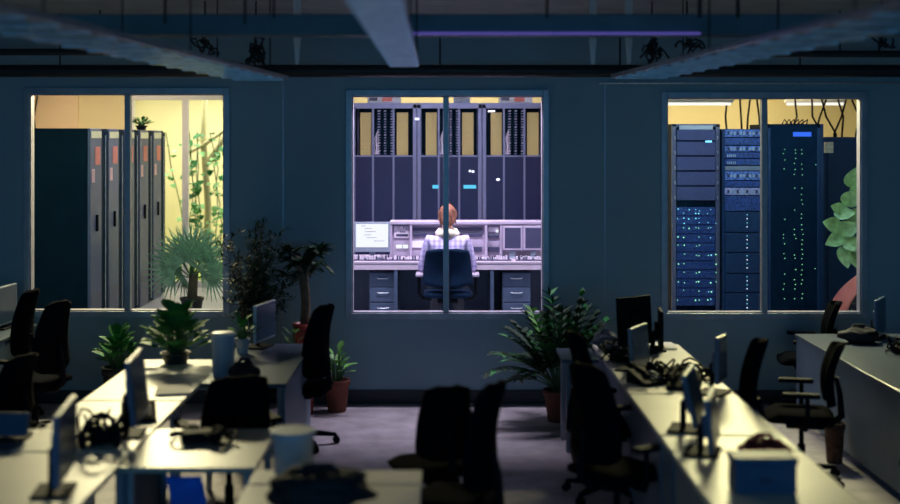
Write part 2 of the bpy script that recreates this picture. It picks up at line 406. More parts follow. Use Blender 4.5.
# ------------------------------------------------------------------ centre room: three tall racks
def tall_rack(k, label):
    y = 15.0; s = F / y; X = lambda p: (p - 442) / s
    x0 = [351.5, 417.2, 482.4][k]; x1 = [416.6, 481.8, 547][k]
    t = thing('server_rack', (X((x0 + x1) / 2), y, RF), label, 'server rack', 'tall racks behind the console')
    c = X((x0 + x1) / 2); W = (X(x1) - X(x0)) / 2; H = 2.43; zd = CH - (156 - 140) / s - RF
    lx_ = lambda p: X(x0 + p) - c
    f = MB()
    for sx in (-1, 1):
        f.b2((sx * W, 0, 0), (sx * (W - .045), .05, H), 'rackframe', .003); f.b2((sx * W, .7, 0), (sx * (W - .045), .75, H), 'rackframe', .003)
    f.b2((-W, 0, H - .05), (W, .05, H), 'rackframe'); f.b2((-W, 0, 0), (W, .05, .08), 'rackframe')
    f.b2((-W, .72, .0), (W, .75, H), 'rackblack'); f.b2((-W + .005, .05, 0), (-W + .02, .7, H), 'rackblack'); f.b2((W - .02, .05, 0), (W - .005, .7, H), 'rackblack')
    f.b2((-W, 0, H), (W, .75, H + .015), 'rackframe')
    f.build('cabinet_frame', t)
    d = MB().b2((-W + .045, .005, .08), (W - .045, .02, zd), 'perf').build('perforated_door', t)
    for px in (21.5, 42): MB().b2((lx_(px) - .011, -.005, .08), (lx_(px) + .011, .03, H - .05), 'rackframe').build('divider_post', t)
    MB().b2((-W + .045, -.002, zd - .01), (W - .045, .025, zd + .008), 'rackframe').build('cross_rail', t)
    for a, b in ((8.5, 19.5), (45, 56.5)):
        MB().b2((lx_(a), .05, zd), (lx_(b), .07, H - .10), 'yellow').build('filter_panel', t)
    for q, a in enumerate((27, 33.5, 40)):
        cb = MB()
        for z in range(34):
            zz = zd + .01 + z * .0148 * (H - zd - .08) / .5
            cb.tube([(lx_(a) - .012, .045, zz), (lx_(a) + .012 + .008 * ((z + q) % 2), .035, zz + .004)], .003 if z % 3 else .0055, 'keys' if z % 2 else 'rack', 5)
        cb.b2((lx_(a) - .02, .05, zd), (lx_(a) + .02, .08, H - .06), 'rackblack')
        cb.build('cable_column', t)
    # tangled cables sagging low on the first column
    tg = MB()
    for i in range(7):
        xx = lx_(23 + i * .7); tg.tube([(xx, .03, zd + .02), (xx + .02 * math.sin(i), .02, zd + .12), (xx - .01, .03, zd + .2 + .02 * i)], .004, 'keys', 5)
    tg.build('patch_leads', t)
    if k < 2:
        a, b = ((.14, .17), (.46, .62))[1 if k == 1 else 0] if False else (.1, .2)
    return t, X, c
rl = ['tall perforated rack rising behind the lit white monitor', 'tall perforated rack directly behind the ginger-haired person',
      'tall perforated rack above the two dark desk screens']
for k in range(3):
    t, X, c = tall_rack(k, rl[k])
    zz = lambda py: CH - (py - 140) / (F / 15) - RF
    if k == 0:
        MB().b2((X(415) - c, -.03, zz(120)), (X(419) - c, -.01, zz(118)), 'white_led').build('status_light', t)
    if k == 1:
        for a, b in ((432.5, 438.5), (463.5, 476)):
            m = MB().b2((X(a) - c, -.012, zz(188.5)), (X(b) - c, -.004, zz(185)), 'cyan_lcd').build('cyan_display', t)
        for a, y in ((470, 171), (473, 171.5)): MB().ball((X(a) - c, -.01, zz(y)), .014, 'white_led', 8, 6).build('status_light', t)
    if k == 2:
        MB().ball((X(498) - c, -.01, zz(179.5)), (.022, .01, .014), 'white_led', 8, 6).build('status_light', t)
        MB().b2((X(488) - c, -.012, zz(112)), (X(495) - c, -.004, zz(110.5)), 'white_led').build('status_light', t)
# machinery on top of the racks
def roof_unit(px, red, label):
    p = at(px, 101, 15.15); t = thing('power_unit', (p.x, 15.15, RF + 2.446), label, 'power unit', 'small units on top of the tall racks')
    MB().b2((-.20, 0, 0), (.20, .3, .10), 'white', .01).build('housing', t)
    MB().b2((-.04 + red, -.012, .02), (.08 + red, 0, .08), 'pinkred').build('red_cover', t)
    MB().b2((-.18, -.008, .03), (-.08, 0, .07), 'consoledark').build('socket_panel', t)
roof_unit(384, .02, 'white unit with red cover on top of the rack behind the white monitor')
roof_unit(516, .02, 'white unit with red cover on top of the rack above the dark screens')
p = at(462, 101, 15.15); t = thing('cable_junction', (p.x, 15.15, RF + 2.446), 'pale cyan cable junction on top of the rack behind the person', 'cable junction')
MB().b2((-.1, 0, 0), (.1, .2, .10), 'pale', .01).build('housing', t)
g = MB()
for i in range(6): g.tube([(-.08 + i * .03, 0, .03), (-.07 + i * .03, -.03, .06), (-.05 + i * .03, 0, .09)], .006, 'white', 5)
g.build('cable_loops', t)

# ------------------------------------------------------------------ console desk
CX0, CX1 = -1.38, 1.42; DY0, DY1 = 12.95, 13.7; DT = RF + .745
t = thing('control_desk', (0, 13.3, RF), 'long pinkish control room worktop in front of the tall racks', 'desk')
MB().b2((CX0, DY0 - 13.3, .715), (CX1, DY1 - 13.3, .745), 'consoledesk', .008).build('worktop', t)
MB().b2((CX0, DY0 - 13.3 + .01, .655), (CX1, DY0 - 13.3 + .03, .714), 'consoledesk').build('apron', t)
MB().b2((CX0, DY1 - 13.3 - .03, 0), (CX1, DY1 - 13.3, .714), 'drawer').build('modesty_panel', t)
for x in (CX0 + .02, -.48, .52, CX1 - .02): MB().b2((x - .018, -.33, 0), (x + .018, .37, .714), 'drawer').build('leg', t)
def pedestal(px0, px1, label):
    s = F / 13.05; x0 = (px0 - 442) / s; x1 = (px1 - 442) / s
    t = thing('drawer_pedestal', ((x0 + x1) / 2, 13.05, RF), label, 'drawers', 'drawer pedestals under the control desk'); W = (x1 - x0) / 2
    MB().b2((-W, .02, .03), (W, .55, .62), 'drawer', .005).build('body', t)
    for z0, z1 in ((.04, .30), (.31, .46), (.47, .61)):
        d = MB().b2((-W + .008, 0, z0), (W - .008, .02, z1), 'drawer', .004).build('drawer', t)
        MB().tube([(-.06, -.012, z1 - .05), (-.04, -.02, z1 - .055), (.04, -.02, z1 - .055), (.06, -.012, z1 - .05)], .006, 'steel', 6).build('handle', d)
pedestal(369, 397, 'navy drawer pedestal under the white monitor end of the control desk')
pedestal(502, 531, 'navy drawer pedestal under the dark screens end of the control desk')
# hutch with instrument modules
def hs(px, y=13.45): return (px - 442) * y / F
t = thing('instrument_console', (0, 13.45, DT), 'long lilac instrument hutch standing along the back of the control desk', 'console')
z = lambda py: CH - (py - 140) * 13.45 / F - DT
b = MB(); top = z(224)
b.b2((hs(391), .04, 0), (CX1 - .02, .24, top), 'console', .006)
b.build('housing', t)
MB().b2((hs(390), -.06, top), (CX1 - .02, .24, top + .03), 'console', .004).build('top_shelf', t)
for px in (391, 411, 486, 501): MB().b2((hs(px) - .012, -.05, 0), (hs(px) + .012, .04, top), 'console').build('divider', t)
def inset(name, px0, px1, py0, py1, m, parent=t, dy=.0):
    return MB().b2((hs(px0), .015 + dy, z(py1)), (hs(px1), .04, z(py0)), m, .003).build(name, parent)
for a in ((413, 482, 228, 231), (413, 482, 233, 237)): inset('shelf_slot', *a, 'consoledark')
inset('lit_tray', 412, 428, 241, 248, 'white'); inset('keyboard_drawer', 462, 482, 247, 252, 'consoledark')
i1 = inset('instrument_panel', 394, 409, 226, 238, 'keys'); inset('dark_strip', 396, 408, 234, 236.5, 'consoledark', t, -.006)
i2 = inset('small_screen', 396, 402, 245, 248.5, 'screen_on', t, -.004); inset('small_screen', 403, 408, 245, 248.5, 'screen_on', t, -.004)
inset('instrument_panel', 488, 499, 227, 232, 'keys'); inset('dark_strip', 488, 499, 235, 238, 'consoledark', t, -.004); inset('dark_strip', 488, 499, 247, 252, 'consoledark', t, -.004)
inset('small_screen', 496, 498.5, 230, 232.5, 'screen_on', t, -.006)
dots = MB(); random.seed(3)
for i in range(26):
    px = 395 + random.random() * 13; py = 227 + random.random() * 6
    dots.b2((hs(px), .006, z(py)), (hs(px) + .008, .014, z(py) + .008), 'consoledark')
dots.build('knob_marks', t)
def flat_screen(px0, px1, label, lit=False, y=13.3, py0=226, py1=250, name='desk_monitor', group=None):
    x0 = hs(px0, y); x1 = hs(px1, y); zz = lambda py: CH - (py - 140) * y / F - DT
    t = thing(name, ((x0 + x1) / 2, y, DT), label, 'monitor', group); W = (x1 - x0) / 2; z0 = max(zz(py1), .045); z1 = zz(py0)
    MB().b2((-W, 0, z0), (W, .035, z1), 'console' if not lit else 'greyplastic', .005).build('bezel', t)
    sc = MB().b2((-W + .02, -.004, z0 + (.05 if lit else .02)), (W - .02, .0, z1 - .02), 'screen_on' if lit else 'consoledark').build('screen', t)
    if lit:
        tx = MB()
        for (u, v, l) in ((.30, .80, .2), (.30, .66, .3), (.42, .66, .08), (.28, .52, .2), (.35, .40, .28), (.55, .26, .3), (.2, .9, .12)):
            tx.b2((-W + 2 * W * u, -.006, z0 + .05 + (z1 - z0 - .07) * v), (-W + 2 * W * (u + l), -.004, z0 + .056 + (z1 - z0 - .07) * v), 'screen_text')
        tx.build('screen_writing', sc)
    MB().b2((-.03, .035, .01), (.03, .06, (z0 + z1) / 2), 'greyplastic').build('neck', t)
    MB().b2((-.11, -.05, 0), (.11, .10, .012), 'greyplastic', .004).build('stand', t)
    return t
flat_screen(354, 390, 'lit white monitor at the end of the control desk', True, 13.2, 222, 252)
flat_screen(503, 522.5, 'dark flat screen on the control desk beside the small instrument panels')
flat_screen(523.5, 543, 'dark flat screen at the window-edge end of the control desk')
kb = thing('control_keyboard', (hs(375, 13.02), 13.02, DT), 'dense strip of pink keys on the control desk below the lit monitor', 'keyboard', None)
def keystrip(t, W, rows=3):
    MB().b2((-W, -.04, 0), (W, .06, .012), 'consoledark', .003).build('base', t)
    k = MB(); n = int(W * 2 / .024)
    for i in range(n):
        for j in range(rows):
            if random.random() < .8: k.b2((-W + .005 + i * .024, -.03 + j * .03, .012), (-W + .020 + i * .024, -.012 + j * .03, .022 + .035 * random.random()), 'keys' if random.random() < .6 else 'consoledark')
    k.build('keys', t)
keystrip(kb, .33)
kb = thing('control_keyboard', (hs(414, 13.02), 13.02, DT), 'strip of pink keys on the control desk beside the person\'s sleeve nearer the lit monitor', 'keyboard'); keystrip(kb, .12)
kb = thing('control_keyboard', (hs(492, 13.02), 13.02, DT), 'strip of pink keys on the control desk in front of the small instrument panels', 'keyboard'); keystrip(kb, .2)
kb = thing('control_keyboard', (hs(530, 13.02), 13.02, DT), 'raised lilac key panel on the control desk below the dark screens', 'keyboard'); keystrip(kb, .15)

# ------------------------------------------------------------------ office chairs
def make_chair(label, group, fab='chair', tall=1.12, wtop=.15, wlow=.225, recline=.05, cat='chair', pads='plastic', name='office_chair', arms=True):
    t = thing(name, (0, 0, 0), label, cat, group)
    MB().lathe([(.035, .06), (.045, .075), (.045, .11), (.03, .125)], 'plastic', n=14).build('hub', t)
    for k in range(5):
        a = 2 * PI * k / 5 + .3; d = Vector((math.cos(a), math.sin(a), 0)); sd = Vector((-d.y, d.x, 0))
        m = MB(); rings = []
        for q, (r, zc, hh, ww) in enumerate(((.03, .095, .022, .026), (.17, .085, .017, .022), (.30, .068, .011, .016))):
            rings.append([d * r + sd * ww + Vector((0, 0, zc - hh)), d * r + sd * ww + Vector((0, 0, zc + hh)), d * r - sd * ww + Vector((0, 0, zc + hh)), d * r - sd * ww + Vector((0, 0, zc - hh))])
        m.ring(rings, 'plastic', smooth=False); lg = m.build('leg', t)
        c = MB(); p = d * .30
        for sgn in (-1, 1):
            q0 = p + sd * sgn * .008; q1 = p + sd * sgn * .024
            c.ring([[Vector((q.x + d.x * .027 * math.cos(u), q.y + d.y * .027 * math.cos(u), .027 + .027 * math.sin(u))) for u in [2 * PI * j / 12 for j in range(12)]] for q in (q0, q1)], 'plastic')
        c.box((p.x, p.y, .045), (.02, .02, .03), 'plastic'); c.build('caster', lg)
    MB().tube([(0, 0, .11), (0, 0, .26), (0, 0, .261), (0, 0, .40)], [.028, .028, .018, .018], 'plastic', 12).build('gas_stem', t)
    MB().box((0, -.02, .405), (.2, .26, .04), 'plastic', bev=.01).build('tilt_mechanism', t)
    def seat(u, v, zt):
        a = (u * 2 - 1); b = (v * 2 - 1)
        x = a * .24 * (1 - .10 * b * b); y = b * .235 * (1 - .08 * a * a)
        e = max(abs(a), abs(b)) ** 6
        return Vector((x, y + .02, .465 + zt * (1 - .55 * e) + (-.02 if b > .8 and zt > 0 else 0)))
    MB().slab(lambda u, v: seat(u, v, .045), lambda u, v: seat(u, v, -.035), 12, 12, fab).build('seat', t)
    Z0, Z1 = .55, tall
    def back(u, v, off):
        w_ = wlow + (wtop - wlow) * (v ** 1.6)
        w_ *= (1 - .55 * max(0, (v - .93) / .07) ** 2) * (1 - .4 * max(0, (.12 - v) / .12) ** 2)
        a = u * 2 - 1
        y = -.215 - recline * 1.6 * v ** 1.3 + .045 * math.sin(v * PI * .9) + .045 * a * a + off * (1 - .5 * abs(a) ** 5)
        return Vector((a * w_, y, Z0 + (Z1 - Z0) * v))
    MB().slab(lambda u, v: back(u, v, .022), lambda u, v: back(u, v, -.022), 10, 18, fab).build('backrest', t)
    MB().tube([(0, -.08, .40), (0, -.20, .41), (0, -.27, .47), (0, -.26, .62), (0, -.235, .74)], [.024, .026, .026, .022, .016], 'plastic', 8).build('back_bracket', t)
    for sx in (-1, 1) if arms else ():
        a = MB().tube([(sx * .16, 0, .41), (sx * .255, -.01, .42), (sx * .285, -.02, .47), (sx * .285, -.02, .64)], [.018, .018, .018, .016], 'plastic', 8).build('armrest', t)
        MB().box((sx * .28, .02, .655), (.075, .25, .032), pads, bev=.012).build('arm_pad', a)
    return t
def put(o, x, y, face, z=0):      # face: compass angle of the seat front; 0 looks at +Y, 90 at -X
    o.location = (x, y, z); o.rotation_euler = (0, 0, math.radians(face)); return o
GC = 'black office chairs around the desks'
CH0 = make_chair('tall narrow black office chair seen side-on in the middle of the office', GC, arms=False)
put(CH0, .06, 6.72, 66)
def chair(x, y, face, label, src=None): return dup(src or CHA, (x, y, 0), math.radians(face), label, GC)
put(make_chair('black office chair seen from behind next to the tall narrow side-on chair', GC, tall=.98, wtop=.135, wlow=.185, recline=.03, arms=False), -.04, 7.42, 22)
CHA = make_chair('tall black office chair tucked at the grey desk below the bare trunked plant', GC)
put(CHA, -1.13, 9.84, 68)
# 'tall black office chair tucked at the grey desk below the bare trunked plant')
chair(-3.27, 10.05, 70, 'tall black office chair beside the wall end of the window-side desk with laptop')
chair(-3.76, 10.75, 85, 'black office chair closest to the laptop screen near the wall')
chair(1.02, 7.3, -58, 'tall black office chair half turned beside the long side panel of the pale run', CHA)
CH1 = make_chair('low-backed black office chair between the cream desk run and the pale cylinder bin', GC, tall=.98, wtop=.17)
put(CH1, -1.32, 7.75, 25)
chair(-3.0, 8.35, 75, 'black office chair standing against the outer edge of the cream desk run', CH1)
chair(1.12, 8.42, -80, 'black office chair in front of the brown wicker planter facing the monitor desks')
chair(1.80, 8.06, 85, 'slim black office chair tucked at the open side of the desk with upright monitors')
chair(2.53, 8.8, 78, 'black office chair with wide armrests facing the slim brown pot side of the corner desk', CH1)
chair(3.05, 7.55, 60, 'black office chair in the darkest corner in front of the corner desk', CH1)
chair(3.22, 11.03, 80, 'black office chair squeezed between the corner desk and the wall', CH1)

# ------------------------------------------------------------------ desks
def desk(x0, x1, y0, y1, label, sides='', topm='desk', group=None, cat='desk', h=.74, name='office_desk', legs=True):
    t = thing(name, ((x0 + x1) / 2, (y0 + y1) / 2, 0), label, cat, group); W = (x1 - x0) / 2; D = (y1 - y0) / 2 - .010
    MB().b2((-W, -D, h - .028), (W, D, h), topm, .004).build('desktop', t)
    if 'L' in sides: MB().b2((-W + .01, -D + .02, .06), (-W + .03, D - .02, h - .03), 'panel').build('side_panel', t)
    if 'R' in sides: MB().b2((W - .03, -D + .02, .06), (W - .01, D - .02, h - .03), 'panel').build('side_panel', t)
    if 'F' in sides: MB().b2((-W + .035, -D + .012, .06), (W - .035, -D + .03, h - .03), 'panel').build('front_panel', t)
    if 'B' in sides: MB().b2((-W + .035, D - .03, .06), (W - .035, D - .012, h - .03), 'panel').build('back_panel', t)
    if legs:
        for sx in (-1, 1):
            for sy in (-1, 1):
                MB().box((sx * (W - .05), sy * (D - .055), (h - .03) / 2), (.035, .035, h - .03), 'legs', bev=.004).build('leg', t)
    MB().b2((-W + .06, -.02, h - .07), (W - .06, .02, h - .029), 'legs').build('crossbar', t)
    return t
GL = 'cream desks of the long run under the first window'
desk(-2.30, -1.65, 7.97, 9.47, 'cream-topped desk with the leafy pot plant on its end', group=GL)
desk(-2.30, -1.65, 7.22, 7.96, 'narrow cream-topped desk next after the potted plant desk', group=GL)
desk(-2.30, -1.65, 6.66, 7.21, 'narrow cream-topped desk carrying the headset and the tilted monitor', group=GL)
desk(-2.30, -1.65, 5.10, 6.65, 'cream-topped desk carrying the upright slab monitor', group=GL)
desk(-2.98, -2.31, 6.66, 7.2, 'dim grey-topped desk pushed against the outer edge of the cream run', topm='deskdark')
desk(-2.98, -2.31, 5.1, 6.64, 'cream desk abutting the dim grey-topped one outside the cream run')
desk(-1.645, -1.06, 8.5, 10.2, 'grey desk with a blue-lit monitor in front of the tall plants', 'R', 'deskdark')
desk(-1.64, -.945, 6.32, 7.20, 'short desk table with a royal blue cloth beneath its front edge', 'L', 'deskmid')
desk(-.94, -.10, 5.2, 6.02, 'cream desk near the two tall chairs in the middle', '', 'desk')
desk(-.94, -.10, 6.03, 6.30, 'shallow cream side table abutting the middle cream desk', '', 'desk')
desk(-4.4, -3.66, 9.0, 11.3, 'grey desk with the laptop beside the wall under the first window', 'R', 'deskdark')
GR = 'pale desks of the run below the third window'
desk(1.225, 1.92, 8.18, 10.17, 'pale desk with the large turned monitor at the plant end', 'L', group=GR)
desk(1.225, 1.92, 7.03, 8.17, 'pale desk with the slim upright monitor on a clamp stand', 'L', group=GR)
desk(1.225, 1.92, 6.68, 7.02, 'narrow pale desk strip with a tilted blue monitor', 'L', group=GR)
desk(1.225, 1.92, 5.4, 6.67, 'pale desk holding the dark red cloth bag', 'L', group=GR)
desk(.92, 1.20, 9.55, 10.1, 'small white-edged side desk between wicker planter and pale desk run', '', 'deskdark', h=.72)
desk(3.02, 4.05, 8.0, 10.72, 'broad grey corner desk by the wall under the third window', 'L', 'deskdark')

# ------------------------------------------------------------------ monitors and desk objects
def monitor(x, y, z, rz, label, w=.52, h=.33, lift=.10, tilt=0, shell='monitor', scr='screen', group=None, name='monitor'):
    """screen looks along local -Y"""
    t = thing(name, (x, y, z), label, 'monitor', group, math.radians(rz))
    R = Rx(math.radians(tilt)); c = Vector((0, 0, lift + h / 2))
    bz = MB().box(c, (w, .028, h), shell, R, .008).build('casing', t)
    MB().box(c + R @ Vector((0, -.0155, .004)), (w - .024, .003, h - .03), scr, R).build('screen', t)
    MB().box(c + R @ Vector((0, .03, -.02)), (w * .4, .035, h * .45), shell, R, .01).build('rear_housing', t)
    MB().tube([(0, .06, .01), (0, .06, lift + h * .35), (0, .03, lift + h * .45)], .018, 'plastic', 8).build('neck', t)
    MB().box((0, .05, .008), (.24, .18, .014), 'plastic', bev=.005).build('stand', t)
    return t
D = .74
monitor(-1.72, 7.05, D, 95, 'tilted edge-on blue-grey monitor beside the headset on the cream run', .5, .36, .09, -6, 'monitor')
monitor(-1.78, 5.90, D, 97, 'edge-on blue slab monitor standing closest on the cream run', .5, .33, .08, 0, 'monitor')
monitor(-2.42, 6.92, D, 4, 'low blue monitor on the dim grey desk', .26, .13, .02, -25, 'bluebox', 'bluebox')
monitor(-1.42, 10.0, D, 76, 'pale-edged blue monitor on the grey desk in front of the tall plants', .42, .30, .06, 0, 'pale')
monitor(-3.84, 11.0, D, 85, 'pale blue laptop-like monitor on the wall-side grey desk', .42, .34, .04, 0, 'pale')
monitor(1.82, 8.16, D, 62, 'slim upright blue monitor on a clamp stand near the chair', .22, .30, .08, 0, 'monitor')
monitor(1.44, 7.15, D, 72, 'leaning blue monitor on the narrow desk strip', .42, .30, .05, -14, 'monitor')
monitor(1.43, 6.62, D, 73, 'upright blue monitor behind the red cloth bag', .40, .28, .04, -5, 'monitor')
monitor(1.50, 9.75, D, 216, 'large dark monitor turned three-quarters at the plant end of the pale run', .36, .38, .06, 4, 'plastic')
monitor(1.42, 9.02, D, 60, 'small grey-blue monitor in front of the large turned monitor', .34, .30, .02, -4, 'greyplastic')
monitor(1.73, 9.9, D, 84, 'thin upright dark display beside the papers on the pale run', .28, .30, .02, 0, 'plastic')
monitor(3.68, 10.5, D, 60, 'upright blue-grey display at the wall end of the corner desk', .34, .30, .03, 0, 'monitor')
monitor(3.82, 9.35, D, 86, 'upright dark display farther along the corner desk', .34, .22, .02, 0, 'monitor')

def headset(x, y, z, rz, label, s=1.0):
    t = thing('headset', (x, y, z), label, 'headset', None, math.radians(rz))
    pts = [(.09 * s * math.cos(a), .02 * s * math.sin(a * 2), .065 * s + .12 * s * math.sin(a)) for a in [PI * i / 14 for i in range(15)]]
    MB().tube(pts, .012 * s, 'plastic', 8).build('headband', t)
    for sx in (-1, 1):
        MB().ball((sx * .09 * s, 0, .048 * s), (.025 * s, .048 * s, .048 * s), 'plastic', 14, 10).build('ear_cup', t)
    MB().tube([(-.09 * s, .03, .03), (-.12 * s, .10, .015), (-.05 * s, .15, .010)], .006, 'plastic', 6).build('microphone_boom', t)
    return t
headset(-1.84, 6.72, D, 15, 'black headset standing on the cream run next to the tilted monitor', 1.0)
def desk_phone(x, y, z, rz, label, group='black desk telephones'):
    t = thing('desk_phone', (x, y, z), label, 'telephone', group, math.radians(rz))
    m = MB(); m.add([(-.10, -.10, 0), (.10, -.10, 0), (.10, .10, 0), (-.10, .10, 0), (-.10, -.10, .025), (.10, -.10, .025), (.10, .10, .09), (-.10, .10, .09)],
        [[0, 3, 2, 1], [4, 5, 6, 7], [0, 1, 5, 4], [1, 2, 6, 5], [2, 3, 7, 6], [3, 0, 4, 7]], 'plastic'); m.build('body', t)
    MB().tube([(-.07, -.09, .065), (-.07, -.06, .085), (-.07, .05, .115), (-.07, .09, .115)], [.022, .016, .016, .024], 'plastic', 10).build('handset', t)
    k = MB()
    for i in range(3):
        for j in range(4): k.box((.0 + i * .03, -.06 + j * .028, .045 + j * .0095), (.018, .014, .008), 'greyplastic')
    k.build('keypad', t)
    return t
desk_phone(1.40, 8.98 - .45, D, 30, 'black desk telephone on the pale run behind the cable tangle')
desk_phone(1.62, 8.36, D, -20, 'black desk telephone amid the tangle nearest the slim upright monitor')
desk_phone(-1.80, 7.42, D, 15, 'black desk telephone between headset and dim tall monitor on cream run')
def tangle(x, y, z, label, w=.28, d=.18, h=.10, n=16, m='plastic', name='cable_tangle', seed=1):
    random.seed(seed); t = thing(name, (x, y, z), label, 'cables')
    g = MB()
    for i in range(n):
        c = Vector((random.uniform(-w, w) * .6, random.uniform(-d, d) * .6, 0)); r = random.uniform(.04, .11); hh = random.uniform(.3, 1) * h
        a0 = random.random() * 6; pts = []
        for k in range(12):
            a = a0 + k * .55; pts.append(c + Vector((math.cos(a) * r, math.sin(a) * r, .012 + hh * (.5 + .5 * math.sin(k * .9 + i)))))
        g.tube(pts, random.uniform(.006, .011), m, 6)
    g.build('cable_loops', t)
    b = MB().box((0, 0, .03), (w * 1.1, d, .055), m, Rz(.3), .015).build('adapter_block', t)
    return t
tangle(1.60, 8.72, D, 'black tangle of cables and adapters spread across the pale run', .34, .25, .12, 22, seed=4)
tangle(3.66, 9.75, D, 'black tangle of cables piled on the corner desk', .26, .16, .14, 20, seed=9)
tangle(1.36, 9.4, D, 'black bundle of cables below the large turned monitor', .13, .2, .16, 14, seed=6)
tangle(-1.33, 6.9, D, 'black cables scattered over the short desk table', .20, .14, .06, 8, seed=8)
def bag(x, y, z, size, label, m='bag', seed=0, name='cloth_bag', rz=0, cat='bag'):
    t = thing(name, (x, y, z), label, cat, None, math.radians(rz))
    MB().ball((0, 0, size[2] * .93), (size[0], size[1], size[2]), m, 26, 18, None, .35, seed).build('body', t)
    MB().tube([(-size[0] * .4, 0, size[2] * 1.7), (-size[0] * .25, 0, size[2] * 2.15), (size[0] * .25, 0, size[2] * 2.15), (size[0] * .4, 0, size[2] * 1.7)], .012, m, 8).build('handle', t)
    MB().box((0, -size[1] * .9, size[2] * .8), (size[0], size[1] * .3, size[2] * .8), m, None, .02).build('pocket', t)
    return t
tangle(-1.86, 6.86, D, 'black knot of cables on the cream run just behind the headset', .12, .10, .17, 12, seed=14)
bag(-.56, 5.68, D, (.24, .15, .085), 'black cloth bag slumped on the middle cream desk', seed=2)
bag(3.42, 10.25, D, (.16, .12, .065), 'black cloth bag at the wall end of the corner desk', 'bag', 11)
bag(1.30, 9.92, D, (.10, .10, .07), 'grey bag slumped at the plant end of the pale run', 'greybag', 5)
bag(1.66, 6.45, D, (.12, .10, .065), 'dark red cloth bag on the pale desk behind the blue-grey box', 'redcloth', 7)
bag(-1.36, 8.62, D, (.10, .09, .07), 'small black cloth bag by the pale round bin on the grey desk', 'bag', 8)
# blue cloth under the short table and its shelf
t = thing('storage_crate', (-1.28, 6.42, 0), 'dark open crate on the floor under the short desk table', 'crate')
c = MB(); c.b2((-.24, -.02, .0), (.24, .22, .02), 'plastic')
for (a, b2_, c_, d_) in ((-.24, -.02, .24, 0), (-.24, .20, .24, .22), (-.24, 0, -.22, .2), (.22, 0, .24, .2)): c.b2((a, b2_, .02), (c_, d_, .46), 'plastic')
c.build('crate_body', t)
MB().tube([(-.08, -.03, .36), (-.04, -.04, .38), (.04, -.04, .38), (.08, -.03, .36)], .008, 'greyplastic', 6).build('handle', t)
o = MB().slab(lambda u, v: Vector(((u - .5) * .18 + .03 * math.sin(v * 7), -.10 - .06 * math.sin(u * 6) * v - .03 * v, .64 - v * .68)),
              lambda u, v: Vector(((u - .5) * .18 + .03 * math.sin(v * 7), -.085 - .06 * math.sin(u * 6) * v - .03 * v, .64 - v * .68)), 14, 12, 'bluecloth').build('blue_cloth')
o.location = (-1.30, 6.37, .07); tag(o, 'royal blue cloth hanging below the edge of the short desk table', 'cloth')

def round_bin(x, y, z, r, h, label, group='pale round bins'):
    t = thing('round_bin', (x, y, z), label, 'bin', group)
    MB().lathe([(r * .82, 0), (r * .86, .01), (r, h * .9), (r * 1.02, h * .93)], 'pale', n=24).build('body', t)
    MB().lathe([(r * 1.04, h * .93), (r * 1.04, h * .96), (r * .9, h * .99), (r * .3, h), (.012, h)], 'white', n=24).build('lid', t)
round_bin(-1.54, 8.80, D, .085, .31, 'pale blue-grey cylinder bin with lit lid on the grey desk')
round_bin(-1.47, 9.2, 0, .085, .50, 'pale cylinder bin with bright lid on the floor under the grey desk')
t = thing('tapered_bin', (-.74, 6.2, D), 'pale blue tapered bin behind the slumped black bag', 'bin')
MB().lathe([(.085, 0), (.09, .006), (.105, .21), (.11, .215), (.10, .215), (.085, .02), (.001, .018)], 'pale', n=22, cap=False).build('body', t)
MB().lathe([(.107, .20), (.114, .205), (.114, .222), (.107, .222)], 'pale', n=22).build('rim', t)
# papers, book
def papers(x, y, z, rz, label, w=.21, d=.297, n=3):
    t = thing('paper_stack', (x, y, z), label, 'papers', None, math.radians(rz))
    for i in range(n): MB().box((.006 * i, .004 * i, .003 + i * .005), (w, d, .004), 'paper', Rz(.06 * i)).build('sheet', t)
papers(1.72, 10.02, D, 82, 'white papers beside the thin upright display on the pale run', .3, .3)
papers(-1.78, 8.25, D, 8, 'white papers on the cream run below the leafy plant')
t = thing('storage_box', (1.52, 5.86, D), 'blue-grey box with lid standing on the pale desk in front of the red bag', 'box')
MB().b2((-.145, 0, 0), (.145, .15, .13), 'bluebox', .006).build('body', t)
MB().b2((-.15, -.004, .131), (.15, .154, .168), 'bluebox', .005).build('lid', t)
MB().b2((-.03, -.006, .05), (.03, -.0005, .075), 'consoledark').build('hand_hole', t)

